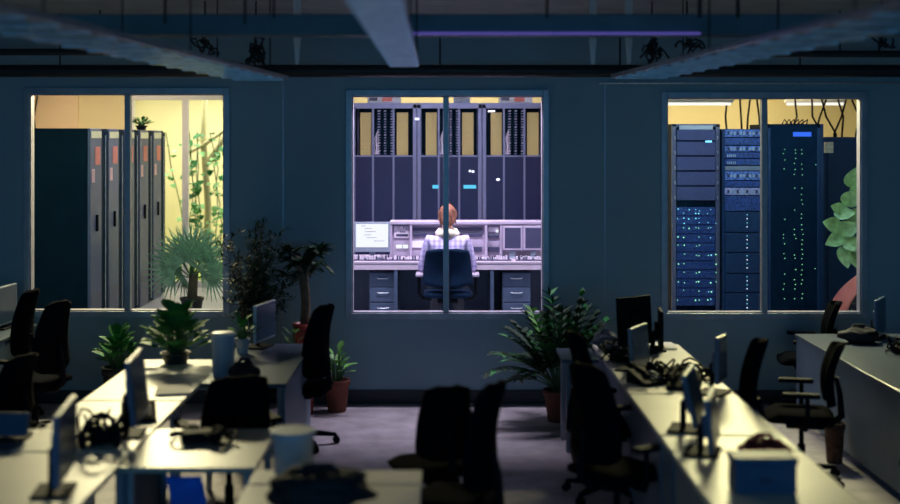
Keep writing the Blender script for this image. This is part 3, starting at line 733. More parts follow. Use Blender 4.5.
# ------------------------------------------------------------------ plants
def pot(t, r, h, m, z=0):
    MB().lathe([(r * .72, z), (r * .75, z + .01), (r * .96, z + h * .82), (r * 1.06, z + h * .84), (r * 1.06, z + h), (r * .92, z + h), (r * .90, z + h * .9)], m, n=24, cap=True).build('pot', t)
    MB().lathe([(.01, z + h * .93), (r * .89, z + h * .93)], 'soil', n=24, cap=False).build('soil', t)
def leafy(x, y, z, label, r=.1, h=.16, H=.5, spread=.3, n=26, leaf=(.2, .09), lm='leafmid', pm='darkpot', seed=1, name='potted_plant', cat='potted plant'):
    random.seed(seed); t = thing(name, (x, y, z), label, cat); pot(t, r, h, pm)
    g = MB(); st = MB()
    for i in range(n):
        a = i * 2.4 + random.random() * .5; k = (i + .5) / n; hh = h + (H - h) * (.25 + .75 * (1 - k)) * random.uniform(.75, 1) - leaf[0] * .25
        rr = spread * (.15 + .6 * k) * random.uniform(.7, 1)
        tip = Vector((math.cos(a) * rr, math.sin(a) * rr, max(hh, h + .02))); b = Vector((math.cos(a) * r * .3, math.sin(a) * r * .3, h * .92))
        st.tube([b, (b + tip) / 2 + Vector((0, 0, .02)), tip], [.006, .005, .004], 'greenstem', 5)
        d = Vector((math.cos(a), math.sin(a), random.uniform(.5, 1.5) * (1.35 - k)))
        g.leaf(tip, d, (0, 0, 1), leaf[0] * random.uniform(.75, 1.1), leaf[1] * random.uniform(.8, 1.1), lm, .22, 5, 1.15)
    st.build('stems', t); g.build('foliage', t); return t
leafy(-1.98, 9.30, D, 'broad-leaved green plant on the end of the cream desk run', .11, .08, .42, .26, 56, (.15, .135), 'leafmid', 'darkpot', 3)
leafy(-2.86, 11.02, 0, 'waist-high glossy green plant on the floor below the first window', .13, .40, .74, .20, 36, (.13, .11), 'leafmid', 'darkpot', 5)
leafy(-1.55, 9.72, D, 'small leafy plant in pale pot on the grey desk by the twiggy shrub', .055, .12, .29, .14, 16, (.10, .05), 'leafmid', 'pale', 6)
leafy(-1.27, 10.62, 0, 'small yellow-green plant behind the blue-lit monitor', .09, .55, .86, .10, 10, (.10, .035), 'leafbright', 'darkpot', 8)
leafy(-.93, 11.08, 0, 'small green plant in terracotta pot at the wall behind the chair', .11, .28, .60, .16, 20, (.13, .06), 'leafbright', 'terracotta', 9)
# twiggy shrub
def twiggy(x, y, label):
    random.seed(12); t = thing('twiggy_shrub', (x, y, 0), label, 'potted plant'); pot(t, .16, .34, 'darkpot')
    st = MB(); g = MB()
    for i in range(19):
        a = random.random() * 6.28; b = Vector((math.cos(a) * .04, math.sin(a) * .04, .32)); rr = random.uniform(.08, .30); hh = random.uniform(1.1, 1.66)
        tip = Vector((math.cos(a) * rr, math.sin(a) * rr * .8, hh)); mid = b.lerp(tip, .5) + Vector((0, 0, .06)) * 1.0 - Vector((tip.x, tip.y, 0)) * .2
        st.tube([b, mid, tip], [.010, .007, .003], 'stem', 5)
        for j in range(13):
            q = mid.lerp(tip, j / 12) + Vector((0, 0, 0)); aa = random.random() * 6.28
            dd = Vector((math.cos(aa), math.sin(aa) * .8, random.uniform(-.1, .8))).normalized(); L_ = random.uniform(.08, .18)
            st.tube([q, q + dd * L_], [.004, .002], 'stem', 4)
            for m in range(7):
                e = q + dd * L_ * (m + 1) / 7
                g.leaf(e, Vector((random.uniform(-1, 1), random.uniform(-1, 1), random.uniform(-.3, 1))), (0, 0, 1), random.uniform(.05, .085), .028, 'leafdark', .3, 2)
    st.build('stems', t); g.build('foliage', t)
twiggy(-1.66, 10.88, 'dense twiggy dark shrub against the wall beside the first window')
def trunk_plant(x, y, label):
    random.seed(21); t = thing('trunk_plant', (x, y, 0), label, 'potted plant'); pot(t, .10, .80, 'redpot')
    MB().tube([(0, 0, .75), (.01, 0, 1.0), (-.01, 0, 1.2), (.0, 0, 1.32)], [.045, .04, .042, .05], 'stem', 10).build('trunk', t)
    g = MB(); br = MB()
    for i in range(13):
        a = i * 2.4; r = random.uniform(.05, .20); c = Vector((math.cos(a) * r, math.sin(a) * r * .8, 1.28 + random.uniform(-.08, .20)))
        br.tube([(0, 0, 1.25), (c.x * .5, c.y * .5, c.z - .05), c], [.025, .018, .012], 'stem', 6)
        for k in range(11):
            b = random.random() * 6.28
            g.leaf(c, (math.cos(b), math.sin(b), random.uniform(-.3, 1.0)), (0, 0, 1), random.uniform(.10, .18), .065, 'leafdark', random.uniform(.1, .8), 4)
    for k in range(6):
        g.leaf((.12, 0, 1.33), (1, .3 * (k - 3), .1 - .1 * k), (0, 0, 1), .20, .05, 'leafdark', .9, 4)
    br.build('branches', t); g.build('foliage', t)
trunk_plant(-1.20, 10.93, 'bare-trunked leafy plant in a tall red pot against the wall')
def zz_plant(x, y, label):
    random.seed(31); t = thing('frond_plant', (x, y, 0), label, 'potted plant'); pot(t, .13, .27, 'terracotta')
    st = MB(); g = MB()
    for i in range(46):
        a = i * 2.4 + random.random() * .4; k = i / 46; tilt = .06 + .74 * k; L_ = random.uniform(.60, .86) * (1 - .25 * k); p = Vector((math.cos(a) * .03, math.sin(a) * .03, .25))
        d = Vector((math.cos(a) * math.sin(tilt), math.sin(a) * math.sin(tilt) * .6, math.cos(tilt))); pts = [p.copy()]; N = 11
        side = d.cross(Vector((0, 0, 1))).normalized()
        for q in range(N):
            d = (d + Vector((0, 0, -1)) * .10 * (.4 + k)).normalized(); p = p + d * L_ / N; pts.append(p.copy())
            if q > 2:
                lm = 'leafmid' if random.random() < .25 else 'leafdark'
                if i == 12: lm = 'leafbright'
                for s_ in (-1, 1):
                    g.leaf(p, d * .7 + side * s_ * .9 + Vector((0, 0, .15)), (0, 0, 1), .14 * (1.1 - .5 * abs(q / N - .5)), .06, lm, .3, 3)
        g.leaf(p, d, (0, 0, 1), .09, .035, 'leafdark', .3, 3)
        st.tube(pts, [.009] + [.006] * (N - 1) + [.003], 'greenstem', 5)
    st.build('stems', t); g.build('foliage', t)
zz_plant(1.0, 10.68, 'big arching frond plant in a terracotta pot under the middle window')
t = thing('wicker_planter', (1.07, 9.25, 0), 'brown wicker planter on the floor behind the chair facing the monitor desks', 'planter')
MB().lathe([(.09, 0), (.10, .01), (.125, .12), (.12, .24), (.125, .25), (.105, .25), (.1, .2)], 'wicker', n=24).build('basket', t)
MB().lathe([(.01, .22), (.10, .22)], 'soil', n=20, cap=False).build('soil', t)
t = thing('slim_planter', (2.92, 9.3, 0), 'slim dark brown pot beside the corner desk panel', 'planter'); pot(t, .075, .30, 'wicker')

# fan palm in the first server room
def fan_palm(x, y, z):
    random.seed(41); t = thing('fan_palm', (x, y, z), 'spiky green fan palm behind the glass beside the cabinet row', 'palm'); pot(t, .13, .2, 'darkpot')
    MB().tube([(0, 0, .15), (.02, 0, .47)], [.06, .05], 'stem', 8).build('trunk', t)
    g = MB(); st = MB()
    for i in range(15):
        a = i * 2.4; ph = .1 + 1.75 * (i / 15); d = Vector((math.cos(a) * math.sin(ph), math.sin(a) * math.sin(ph) * .7, math.cos(ph)))
        c = Vector((0, 0, .47)) + d * .22; st.tube([(0, 0, .42), Vector((0, 0, .45)) + d * .15, c], .008, 'greenstem', 5)
        # the blades lie in the plane spanned by the stalk and a side vector
        side = d.cross(Vector((0, 1, .2))).normalized()
        for k in range(17):
            b = (k - 8) / 8 * 1.75; dd = d * math.cos(b) + side * math.sin(b) + Vector((0, -.05, 0))
            g.leaf(c, dd, d.cross(side), .40 * (1 - .12 * abs(b)), .024, 'palmleaf', .18, 4, .6)
    st.build('stalks', t); g.build('foliage', t)
fan_palm(-2.86, 14.3, RF)
# court: trunk with climbing leaves, small shrub on the cabinets
t = thing('garden_tree', (lx(206, 18.4), 18.4, RF + .03), 'pale tree trunk in the court behind the white-framed glass', 'tree')
MB().tube([(0, 0, 0), (.03, 0, 1), (-.04, 0, 2), (.0, 0, 2.85)], [.055, .05, .045, .045], 'bark', 12).build('trunk', t)
MB().tube([(.0, 0, 1.6), (.25, -.05, 1.95), (.5, 0, 2.5)], [.05, .035, .02], 'bark', 8).build('branch', t)
MB().tube([(-.32, 0, 1.75), (-.02, -.05, 1.9), (.4, 0, 2.2)], [.02, .03, .02], 'bark', 8).build('branch', t)
random.seed(51); g = MB(); st = MB()
for i in range(9):
    x = random.uniform(-.30, .42); pts = [Vector((x, -.25, 0))]
    for k in range(8):
        pts.append(pts[-1] + Vector((random.uniform(-.07, .07), random.uniform(-.03, .03), .26)))
    st.tube(pts, .008, 'greenstem', 5)
    for k in range(34):
        q = random.random() ** 1.7; f_ = q * 7.9; j = int(f_); p = pts[j].lerp(pts[j + 1], f_ - j) + Vector((random.uniform(-.07, .07), -.03, 0))
        g.leaf(p, (random.uniform(-1, 1), -.8, random.uniform(-.6, .5)), (0, -.3, 1), random.uniform(.09, .17), .10, 'leafbright' if random.random() < .6 else 'leafmid', .5, 4, .7)
v = thing('climbing_vine', (lx(206, 18.4), 18.25, RF + .03), 'bright leafy climbing vine in front of the pale tree trunk', 'vine')
st.build('stems', v); g.build('foliage', v)
leafy(-3.74, 15.55, RF + 2.122, 'small green plant standing on top of the far grey cabinets', .07, .06, .16, .17, 22, (.09, .045), 'leafmid', 'darkpot', 61)

# ------------------------------------------------------------------ right room racks
def rx(px, y): return (px - 442) * y / F
def rz_(py, y): return CH - (py - 140) * y / F
y = 13.6; x0, x1 = rx(672, y), rx(720, y); H = rz_(124, y) - RF; c = (x0 + x1) / 2; W = (x1 - x0) / 2
t = thing('server_rack', (c, y, RF), 'server rack with stacked mesh grilles above rows of green lights', 'server rack')
f = MB()
for sx in (-1, 1): f.b2((sx * W, 0, 0), (sx * (W - .045), .04, H), 'rackframe', .003)
f.b2((-W, 0, H - .03), (W, .04, H), 'rackframe'); f.b2((-W, .04, 0), (W, .8, H), 'rackblack'); f.build('cabinet_frame', t)
MB().b2((-W + .08, -.004, H - .06), (W - .08, .01, H - .015), 'white').build('name_strip', t)
py = [129, 141, 156, 171, 186, 201, 210]
for a, b in zip(py[:-2], py[1:-1]):
    u = MB().b2((-W + .05, -.01, rz_(b, y) - RF + .008), (W - .05, .04, rz_(a, y) - RF - .008), 'grille', .003).build('server_unit', t)
    for sx in (-1, 1): MB().tube([(sx * (W - .03), -.01, rz_(b, y) - RF + .02), (sx * (W - .03), -.03, rz_(b, y) - RF + .03), (sx * (W - .03), -.01, rz_(b, y) - RF + .05)], .006, 'steel', 5).build('handle', u)
MB().b2((.10, -.014, rz_(142.5, y) - RF), (.17, -.010, rz_(140.5, y) - RF), 'cyan_led').build('status_light', t)
random.seed(71)
for a in range(207, 306, 9):
    u = MB().b2((-W + .05, .0, rz_(a + 9, y) - RF + .005), (W - .05, .04, rz_(a, y) - RF - .004), 'navypanel', .002).build('server_unit', t)
    l = MB()
    for px in (678, 684, 689, 696, 699, 708, 711, 716):
        for q in range(2 if a < 222 else 1):
            if random.random() < (.8 if px in (696, 699, 684) else .45):
                xx = rx(px, y) - c + random.uniform(-.006, .006); zz = rz_(a + 2 + q * 4 + random.random() * 2, y) - RF; s_ = .0042 if random.random() < .7 else .006
                l.b2((xx - s_, -.006, zz - s_), (xx + s_, .0, zz + s_), 'cyan_led' if a < 222 or px > 705 and random.random() < .3 else 'green_led')
    if l.v: l.build('status_lights', u)
y = 13.5; x0, x1 = rx(722.5, y), rx(763, y); H = rz_(129, y) - RF; c = (x0 + x1) / 2; W = (x1 - x0) / 2
t = thing('server_rack', (c, y, RF), 'server rack filled with bright blue drive shelves', 'server rack')
f = MB()
for sx in (-1, 1): f.b2((sx * W, 0, 0), (sx * (W - .025), .04, H), 'rack', .003)
f.b2((-W, .04, 0), (W, .8, H), 'rackblack'); f.build('cabinet_frame', t)
for a, b, m in ((129.5, 137, 'bluepanel'), (138, 145, 'navypanel'), (146, 151.5, 'bluepanel'), (152.5, 158, 'navypanel'), (159, 165, 'navypanel'), (166, 170.5, 'greyplastic'),
                (171.5, 180, 'bluepanel'), (181, 187, 'navypanel'), (188, 195, 'lilacpanel'), (196, 211, 'navypanel'), (212, 232, 'rack'), (233, 252, 'rack'), (253, 273, 'rack'), (274, 292, 'rack'), (293, 312, 'rack')):
    u = MB().b2((-W + .028, -.006, rz_(b, y) - RF), (W - .01, .04, rz_(a, y) - RF), m, .003).build('drive_shelf', t)
    l = MB()
    if m in ('bluepanel', 'lilacpanel'):
        for i in range(11):
            xx = -W + .05 + i * .034; zc = (rz_(a, y) + rz_(b, y)) / 2 - RF
            l.b2((xx, -.014, zc - .018), (xx + .02, -.006, zc + .018), 'pale' if i % 3 else 'consoledark')
        l.build('drive_bay', u)
    elif a > 150 and a < 166:
        for i in range(5): l.b2((-W + .05 + i * .02, -.012, rz_(b, y) - RF + .01), (-W + .06 + i * .02, -.006, rz_(b, y) - RF + .04), 'pale')
        l.build('drive_bay', u)
    elif a > 211:
        for i in range(4): l.b2((.04, -.011, rz_(a + 3 + i * 4, y) - RF), (.05, -.006, rz_(a + 3 + i * 4, y) - RF + .006), 'white_led' if i % 2 else 'cyan_led')
        l.build('status_lights', u)
y = 13.4; x0, x1 = rx(768, y), rx(820, y); H = rz_(124, y) - RF; c = (x0 + x1) / 2; W = (x1 - x0) / 2
t = thing('server_rack', (c, y, RF), 'dark server rack with a bright blue display and scattered green lights', 'server rack')
f = MB()
for sx in (-1, 1): f.b2((sx * W, 0, 0), (sx * (W - .03), .04, H), 'rack', .003)
f.b2((-W, .04, 0), (W, .8, H), 'rackblack'); f.b2((-W, 0, H - .04), (W, .04, H), 'rackblack'); f.build('cabinet_frame', t)
dr = MB().b2((-W + .03, .0, .03), (W - .03, .03, H - .04), 'rackblack', .003).build('door', t)
MB().b2((rx(793, y) - c, -.012, rz_(136.5, y) - RF), (rx(811, y) - c, .0, rz_(132, y) - RF), 'blue_lcd').build('blue_display', dr)
MB().b2((rx(822, y) - c - .03, .02, .0), (rx(824, y) - c, .8, H), 'rack').build('side_panel', t)
for k, px in enumerate((784, 795, 802, 815)):
    l = MB()
    for py_ in range(148, 300, 5):
        if (px in (795, 802) and random.random() < .75) or (px == 784 and (py_ < 172 or py_ > 215) and random.random() < .5) or (px == 815 and random.random() < .12):
            if 175 < py_ < 186: continue
            zz = rz_(py_ + random.random() * 2, y) - RF; xx = rx(px, y) - c + random.uniform(-.01, .01); l.b2((xx - .0032, -.008, zz - .0032), (xx + .0032, 0, zz + .0032), 'green_led')
    if l.v: l.build('status_lights', dr)
g = MB()
for i in range(6): g.tube([(-.1 + i * .04, .1, H), (-.08 + i * .05, .08, H + .05), (-.03 + i * .04, .12, H)], .007, 'plastic', 5)
g.build('cable_loops', t)
# side body with label, standing at right
y = 14.2; x0 = rx(823, y); t = thing('storage_rack', (x0 + .35, y, RF), 'plain dark blue cabinet with small beige label behind the big-leaved plant', 'cabinet')
H = rz_(137, y) - RF
MB().b2((-.35, 0, 0), (.45, .8, H), 'rack', .006).build('body', t)
MB().b2((-.30, -.02, .05), (.40, .0, H - .05), 'rack', .004).build('door', t)
MB().b2((-.34, -.03, rz_(153, y) - RF), (-.24, -.001, rz_(142, y) - RF), 'collar', .004).build('label_holder', t)
# cables against the yellow wall
random.seed(81)
for i, (pxa, pxb) in enumerate(((740, 742), (750, 747), (757, 760), (727, 727), (795, 790), (812, 822), (826, 815), (838, 842), (846, 834), (852, 856), (822, 836))):
    a = at(pxa, 100, 15.6); b = at(pxb, 134, 15.2); m_ = (a + b) / 2 + Vector((random.uniform(-.08, .08), 0, 0))
    o = MB().tube([(a.x, a.y, ZB), a, m_, b, (b.x, b.y, b.z - .25)], .012, 'plastic', 6).build('hanging_cable')
    tag(o, 'dark cable looping down in front of the yellow wall above the racks', 'cable', 'cables hanging above the racks')
def lamp(x, y, z, L_, rz, label):
    t = thing('ceiling_lamp', (x, y, z), label, 'lamp', None, rz)
    MB().b2((-L_ / 2, -.06, .03), (L_ / 2, .06, .07), 'white', .005).build('housing', t)
    MB().tube([(-L_ / 2 + .02, 0, .015), (L_ / 2 - .02, 0, .015)], .02, 'lamp', 10).build('tube', t)
    for sx in (-1, 1): MB().tube([(sx * L_ * .4, 0, .07), (sx * L_ * .4, 0, ZB - z)], .005, 'plastic', 5).build('hanger', t)
p = at(692, 105, 15.4); lamp(p.x, 15.4, p.z, 1.0, 0, 'white tube lamp above the rack with mesh grilles')
p = at(815, 105, 15.9); lamp(p.x, 15.9, p.z, .75, -.1, 'white tube lamp above the dark rack with blue display')

# fiddle leaf plant and red chair
random.seed(91); t = thing('fiddle_leaf_plant', (4.35, 12.75, RF), 'large-leaved light green plant at the edge of the third window', 'potted plant'); pot(t, .18, .35, 'darkpot')
MB().tube([(0, 0, .3), (-.05, 0, .9), (-.02, 0, 1.4), (.0, 0, 1.85)], [.02, .018, .014, .008], 'stem', 8).build('trunk', t)
g = MB()
for (px, py_, ln, wd, ax) in ((852, 178, .26, .17, (.2, -.5, 1)), (850, 198, .26, .18, (.5, -.6, .8)), (838, 208, .2, .13, (-.7, -.5, .5)), (842, 212, .22, .15, (.8, -.6, .3)), (833, 224, .26, .17, (-.8, -.5, .5)),
                              (846, 228, .26, .18, (.6, -.6, .5)), (836, 238, .26, .16, (-1, -.5, -.1)), (850, 242, .25, .17, (.9, -.5, -.3)), (844, 255, .24, .15, (.2, -.5, -.8)), (856, 258, .24, .16, (.3, -.5, -.7)), (853, 215, .24, .16, (.4, -.6, .9)), (858, 190, .24, .16, (.6, -.4, .7))):
    p = at(px, py_, 12.6) - Vector((4.35, 12.75, RF)); a = Vector(ax).normalized()
    g.leaf(p - a * ln * .4, a, (0, -1, .3), ln, wd, 'figleaf', .35, 7, .8)
g.build('foliage', t)
br = MB()
for i in range(6): br.tube([(-.03, 0, .95 + i * .14), (-.18 + .3 * (i % 2), -.08, 1.02 + i * .14)], .006, 'greenstem', 5)
br.build('stems', t)
t = thing('red_chair', (4.12, 12.25, RF), 'curved red plastic chair behind the corner of the third window', 'chair', None, 0)
def shell(u, v, off):
    a = u * 2 - 1; th = v
    x = -.30 + .42 * v ** 1.5 + off * .7
    return Vector((x + .06 * a * a, a * (.24 - .05 * v), .25 + .50 * v ** .7 - off * .7))
MB().slab(lambda u, v: shell(u, v, .008), lambda u, v: shell(u, v, -.008), 10, 12, 'pinkred').build('backrest', t)
MB().slab(lambda u, v: Vector((-.30 - (v) * .32, (u * 2 - 1) * .23, .26 + .02 * (u * 2 - 1) ** 2)), lambda u, v: Vector((-.30 - v * .32, (u * 2 - 1) * .23, .24 + .02 * (u * 2 - 1) ** 2)), 8, 8, 'pinkred').build('seat', t)
for sx in (0, -.5):
    for sy in (-.18, .18): MB().tube([(-.18 + sx * .7, sy * .7, .25), (-.1 + sx, sy, 0)], .012, 'steel', 6).build('leg', t)

# ------------------------------------------------------------------ person at the console
def evaluated(o, name, mats):
    dg = bpy.context.evaluated_depsgraph_get(); dg.update()
    me = bpy.data.meshes.new_from_object(o.evaluated_get(dg)); me.name = name
    me.materials.clear()
    for m in mats: me.materials.append(M[m])
    for p in me.polygons: p.use_smooth = True; p.material_index = 0
    n = bpy.data.objects.new(name, me); COL.objects.link(n)
    old = o.data; bpy.data.objects.remove(o); bpy.data.meshes.remove(old)
    return n
def skinned(name, nodes, edges, mats, remesh=None, extra=None, sub=2):
    """nodes: (x, y, z, radius x, radius y)"""
    me = bpy.data.meshes.new(name); me.from_pydata([n[:3] for n in nodes], edges, [])
    o = bpy.data.objects.new(name, me); COL.objects.link(o)
    sk = o.modifiers.new('s', 'SKIN'); sk.use_smooth_shade = True
    for i, n in enumerate(nodes):
        me.skin_vertices[0].data[i].radius = (n[3], n[4]); me.skin_vertices[0].data[i].use_root = (i == 0)
    o.modifiers.new('b', 'SUBSURF').levels = sub
    o.modifiers['b'].render_levels = sub
    n = evaluated(o, name, mats)
    if extra:
        bm = bmesh.new(); bm.from_mesh(n.data)
        tmp = extra.build('tmp'); bm.from_mesh(tmp.data); bm.to_mesh(n.data); bm.free()
        d = tmp.data; bpy.data.objects.remove(tmp); bpy.data.meshes.remove(d)
    if remesh:
        r = n.modifiers.new('r', 'REMESH'); r.mode = 'VOXEL'; r.voxel_size = remesh; r.use_smooth_shade = True
        s_ = n.modifiers.new('c', 'SMOOTH'); s_.factor = .5; s_.iterations = 2
        n = evaluated(n, name, mats)
    return n
PXc, PYc = .055, 12.52; SZ = .49                  # seat surface above the raised floor
person = thing('person', (PXc, PYc, RF), 'seated person with ginger hair and lilac checked shirt, seen from behind', 'person')
def arms(sgn, r0=1.0, hand=True, upto=99):
    pts = [(sgn * .175, .0, 1.0, .062 * r0, .058 * r0), (sgn * .215, .02, .86, .052 * r0, .05 * r0), (sgn * .255, .06, .70, .044 * r0, .044 * r0), (sgn * .245, .20, .745, .038 * r0, .038 * r0),
           (sgn * .20, .36, .785, .03 * r0, .03 * r0), (sgn * .185, .43, .79, .027, .022)]
    return pts[:upto]
nodes = [(0, .02, SZ + .06, .15, .12), (0, .0, SZ + .20, .125, .095), (0, -.01, SZ + .36, .145, .10), (0, .0, SZ + .47, .12, .085), (0, .015, SZ + .56, .055, .055), (0, .035, SZ + .64, .055, .058), (0, .05, SZ + .70, .06, .06)]
edges = [(i, i + 1) for i in range(6)]
for sgn in (-1, 1):
    k = len(nodes); nodes += arms(sgn); edges += [(3, k)] + [(k + i, k + i + 1) for i in range(5)]
    k = len(nodes); nodes += [(sgn * .095, .10, SZ + .05, .085, .08), (sgn * .11, .32, SZ + .04, .07, .068), (sgn * .12, .46, SZ + .02, .056, .056), (sgn * .12, .46, .28, .05, .05), (sgn * .12, .42, .10, .036, .036), (sgn * .12, .44, .05, .04, .035), (sgn * .125, .58, .035, .035, .025)]
    edges += [(0, k)] + [(k + i, k + i + 1) for i in range(6)]
ex = MB(); hc = Vector((0, .045, SZ + .755))
ex.ball(hc, (.076, .092, .112), 'skin', 24, 18)
ex.ball(hc + Vector((0, .05, -.06)), (.05, .045, .045), 'skin', 16, 12)          # jaw
ex.ball(hc + Vector((0, .095, -.02)), (.014, .022, .026), 'skin', 10, 8)           # nose
for sgn in (-1, 1):
    ex.ball(hc + Vector((sgn * .078, 0, -.015)), (.010, .02, .032), 'skin', 10, 8)   # ears
    ex.ball(hc + Vector((sgn * .03, .08, .012)), (.014, .012, .011), 'skin', 10, 8)  # eyes
    ex.ball(hc + Vector((0, .09, -.052)), (.024, .008, .009), 'skin', 10, 8)         # mouth
    h0 = Vector((sgn * .183, .46, .785)); ex.ball(h0, (.038, .045, .016), 'skin', 14, 10)
    for q, (dx, L_) in enumerate(((-.028, .062), (-.010, .07), (.010, .066), (.027, .05))):
        b = h0 + Vector((dx, .035, 0)); ex.tube([b, b + Vector((dx * .2, L_ * .45, .006)), b + Vector((dx * .25, L_ * .8, -.006)), b + Vector((dx * .25, L_, -.018))], [.0095, .009, .0085, .007], 'skin', 8)
    b = h0 + Vector((-sgn * .032, -.005, 0)); ex.tube([b, b + Vector((-sgn * .022, .025, .0)), b + Vector((-sgn * .028, .05, -.008))], [.011, .0105, .009], 'skin', 8)
body = skinned('body', nodes, edges, ['skin'], .0065, ex); body.parent = person
# shirt
nodes = [(0, .02, SZ + .04, .172, .145), (0, .0, SZ + .20, .155, .12), (0, -.01, SZ + .36, .172, .125), (0, .0, SZ + .475, .14, .10), (0, .01, SZ + .53, .075, .07)]
edges = [(i, i + 1) for i in range(4)]
for sgn in (-1, 1):
    k = len(nodes); a = arms(sgn, 1.22, upto=5); nodes += a; edges += [(3, k)] + [(k + i, k + i + 1) for i in range(4)]
shirt = skinned('shirt', nodes, edges, ['shirt'], .009); shirt.parent = body
nodes = [(0, .02, SZ + .05, .16, .13)]; edges = []
for sgn in (-1, 1):
    k = len(nodes); nodes += [(sgn * .095, .10, SZ + .05, .096, .09), (sgn * .11, .32, SZ + .04, .082, .078), (sgn * .12, .46, SZ + .02, .068, .066), (sgn * .12, .46, .28, .062, .062), (sgn * .12, .42, .12, .055, .055)]
    edges += [(0, k)] + [(k + i, k + i + 1) for i in range(4)]
tr_ = skinned('trousers', nodes, edges, ['trousers'], .010); tr_.parent = body
sh = MB()
for sgn in (-1, 1): sh.ball((sgn * .125, .51, .045), (.045, .115, .045), 'plastic', 16, 10)
sh.build('shoes', body)
hr = MB(); hr.ball(hc + Vector((0, -.016, .012)), (.088, .096, .106), 'hair', 26, 18, None, .10, 3)
hr.ball(hc + Vector((0, -.07, -.05)), (.06, .045, .07), 'hair', 20, 14, None, .2, 8)
random.seed(5)
for i in range(46):
    a = random.uniform(PI * 1.0, PI * 2.0); p = hc + Vector((math.cos(a) * .082, -.015 + math.sin(a) * .088, random.uniform(-.02, .06)))
    hr.tube([p, p + Vector((random.uniform(-.01, .01), -.012, -.04)), p + Vector((random.uniform(-.02, .02), .0, -.09))], [.008, .008, .003], 'hair', 5)
hr.build('hair', body)
sf = MB(); pts = []
for k in range(13):
    a = 2 * PI * k / 12; pts.append((math.cos(a) * .082, .012 + math.sin(a) * .08, SZ + .575 + .012 * math.sin(a * 3)))
sf.tube(pts, [.042] * 13, 'collar', 10, cap=False)
sf.build('scarf', body)
sf = MB()
sf.tube([(.085 * math.cos(a), .03 , SZ + .765 + .118 * math.sin(a)) for a in [PI * k / 14 for k in range(15)]], .009, 'plastic', 8); sf.build('headband', body)
# her chair
cc = make_chair('dark navy high-backed chair with pale arm pads holding the seated person', None, 'navychair', .93, .21, .25, .03, pads='console', name='console_chair')
put(cc, PXc, PYc - .02, 0, RF)

# ------------------------------------------------------------------ overhead services
yb = 8.0
o = MB().b2((XL, yb, at(0, 35, yb).z), (XR, yb + .2, at(0, 14, yb).z), 'duct', .006).build('ceiling_beam'); tag(o, 'teal-grey steel beam crossing the whole ceiling', 'beam', kind='structure')
z0 = at(0, 35, yb).z
t = thing('violet_strip', (0, yb - .02, z0 + .008), 'slim glowing violet line along the lower edge of the ceiling beam', 'lamp')
MB().tube([((412 - 442) * yb / F, 0, 0), ((700 - 442) * yb / F, 0, 0)], .0095, 'violet', 8).build('tube', t)  # glowing violet line along the beam's lower edge
for px in (412, 555, 700): MB().box(((px - 442) * yb / F, .008, .0), (.03, .024, .03), 'duct').build('clip', t)
o = MB().tube([(XL, 10.9, at(0, 71, 10.9).z), (XR, 10.9, at(0, 71, 10.9).z)], .055, 'black', 12).build('ceiling_pipe'); tag(o, 'thick black pipe running across just above the windows', 'pipe')
zp = at(0, 71, 10.9).z
for i, px in enumerate((60, 255, 440, 620, 800)):
    x = (px - 442) * 10.9 / F; h = MB().tube([(x, 10.9, zp), (x, 10.9, ZC)], .008, 'black', 6).build('hanger', o)
o = MB().tube([(XL, 10.6, at(0, 52, 10.6).z), ((150 - 442) * 10.6 / F, 10.6, at(0, 52, 10.6).z)], .03, 'black', 10).build('ceiling_pipe'); tag(o, 'thinner black pipe above the thick one at the first window side', 'pipe')
x = (100 - 442) * 10.6 / F; MB().tube([(x, 10.6, at(0, 52, 10.6).z), (x, 10.6, ZC)], .008, 'black', 6).build('hanger', o)
o = MB().tube([((735 - 442) * 10.6 / F, 10.6, at(0, 54, 10.6).z), (XR, 10.6, at(0, 54, 10.6).z)], .03, 'black', 10).build('ceiling_pipe'); tag(o, 'thinner black pipe above the thick one at the third window side', 'pipe')
x = (840 - 442) * 10.6 / F; MB().tube([(x, 10.6, at(0, 54, 10.6).z), (x, 10.6, ZC)], .008, 'black', 6).build('hanger', o)
o = MB().tube([((600 - 442) * 11.3 / F, 11.37, at(0, 83, 11.37).z), (XR, 11.37, at(0, 83, 11.37).z)], .010, 'steel', 8).build('wall_conduit'); tag(o, 'thin bright conduit on the wall above the third window', 'conduit')
# hangers under the beam
for i, (px, lab) in enumerate(((297, 'pale tapered hanger nearest the first window'), (593, 'pale tapered hanger above the frond plant'), (629, 'pale tapered hanger beside the end of the tray over the third window side'))):
    y = 9.4; x = (px - 442) * y / F; zt, zb = at(0, 30, y).z, at(0, 64, y).z; zt = ZC
    m = MB(); zr = at(0, 36, y).z
    m.add([(x - .028, y, zr), (x + .028, y, zr), (x + .012, y, zb), (x - .012, y, zb), (x - .028, y + .02, zr), (x + .028, y + .02, zr), (x + .012, y + .02, zb), (x - .012, y + .02, zb)],
          [[0, 1, 2, 3], [7, 6, 5, 4], [0, 4, 5, 1], [1, 5, 6, 2], [2, 6, 7, 3], [3, 7, 4, 0]], 'white'); m.b2((x - .028, y, zr), (x + .028, y + .02, ZC), 'white')
    o = m.build('ceiling_bracket'); tag(o, lab, 'bracket', 'pale brackets hanging from the ceiling')
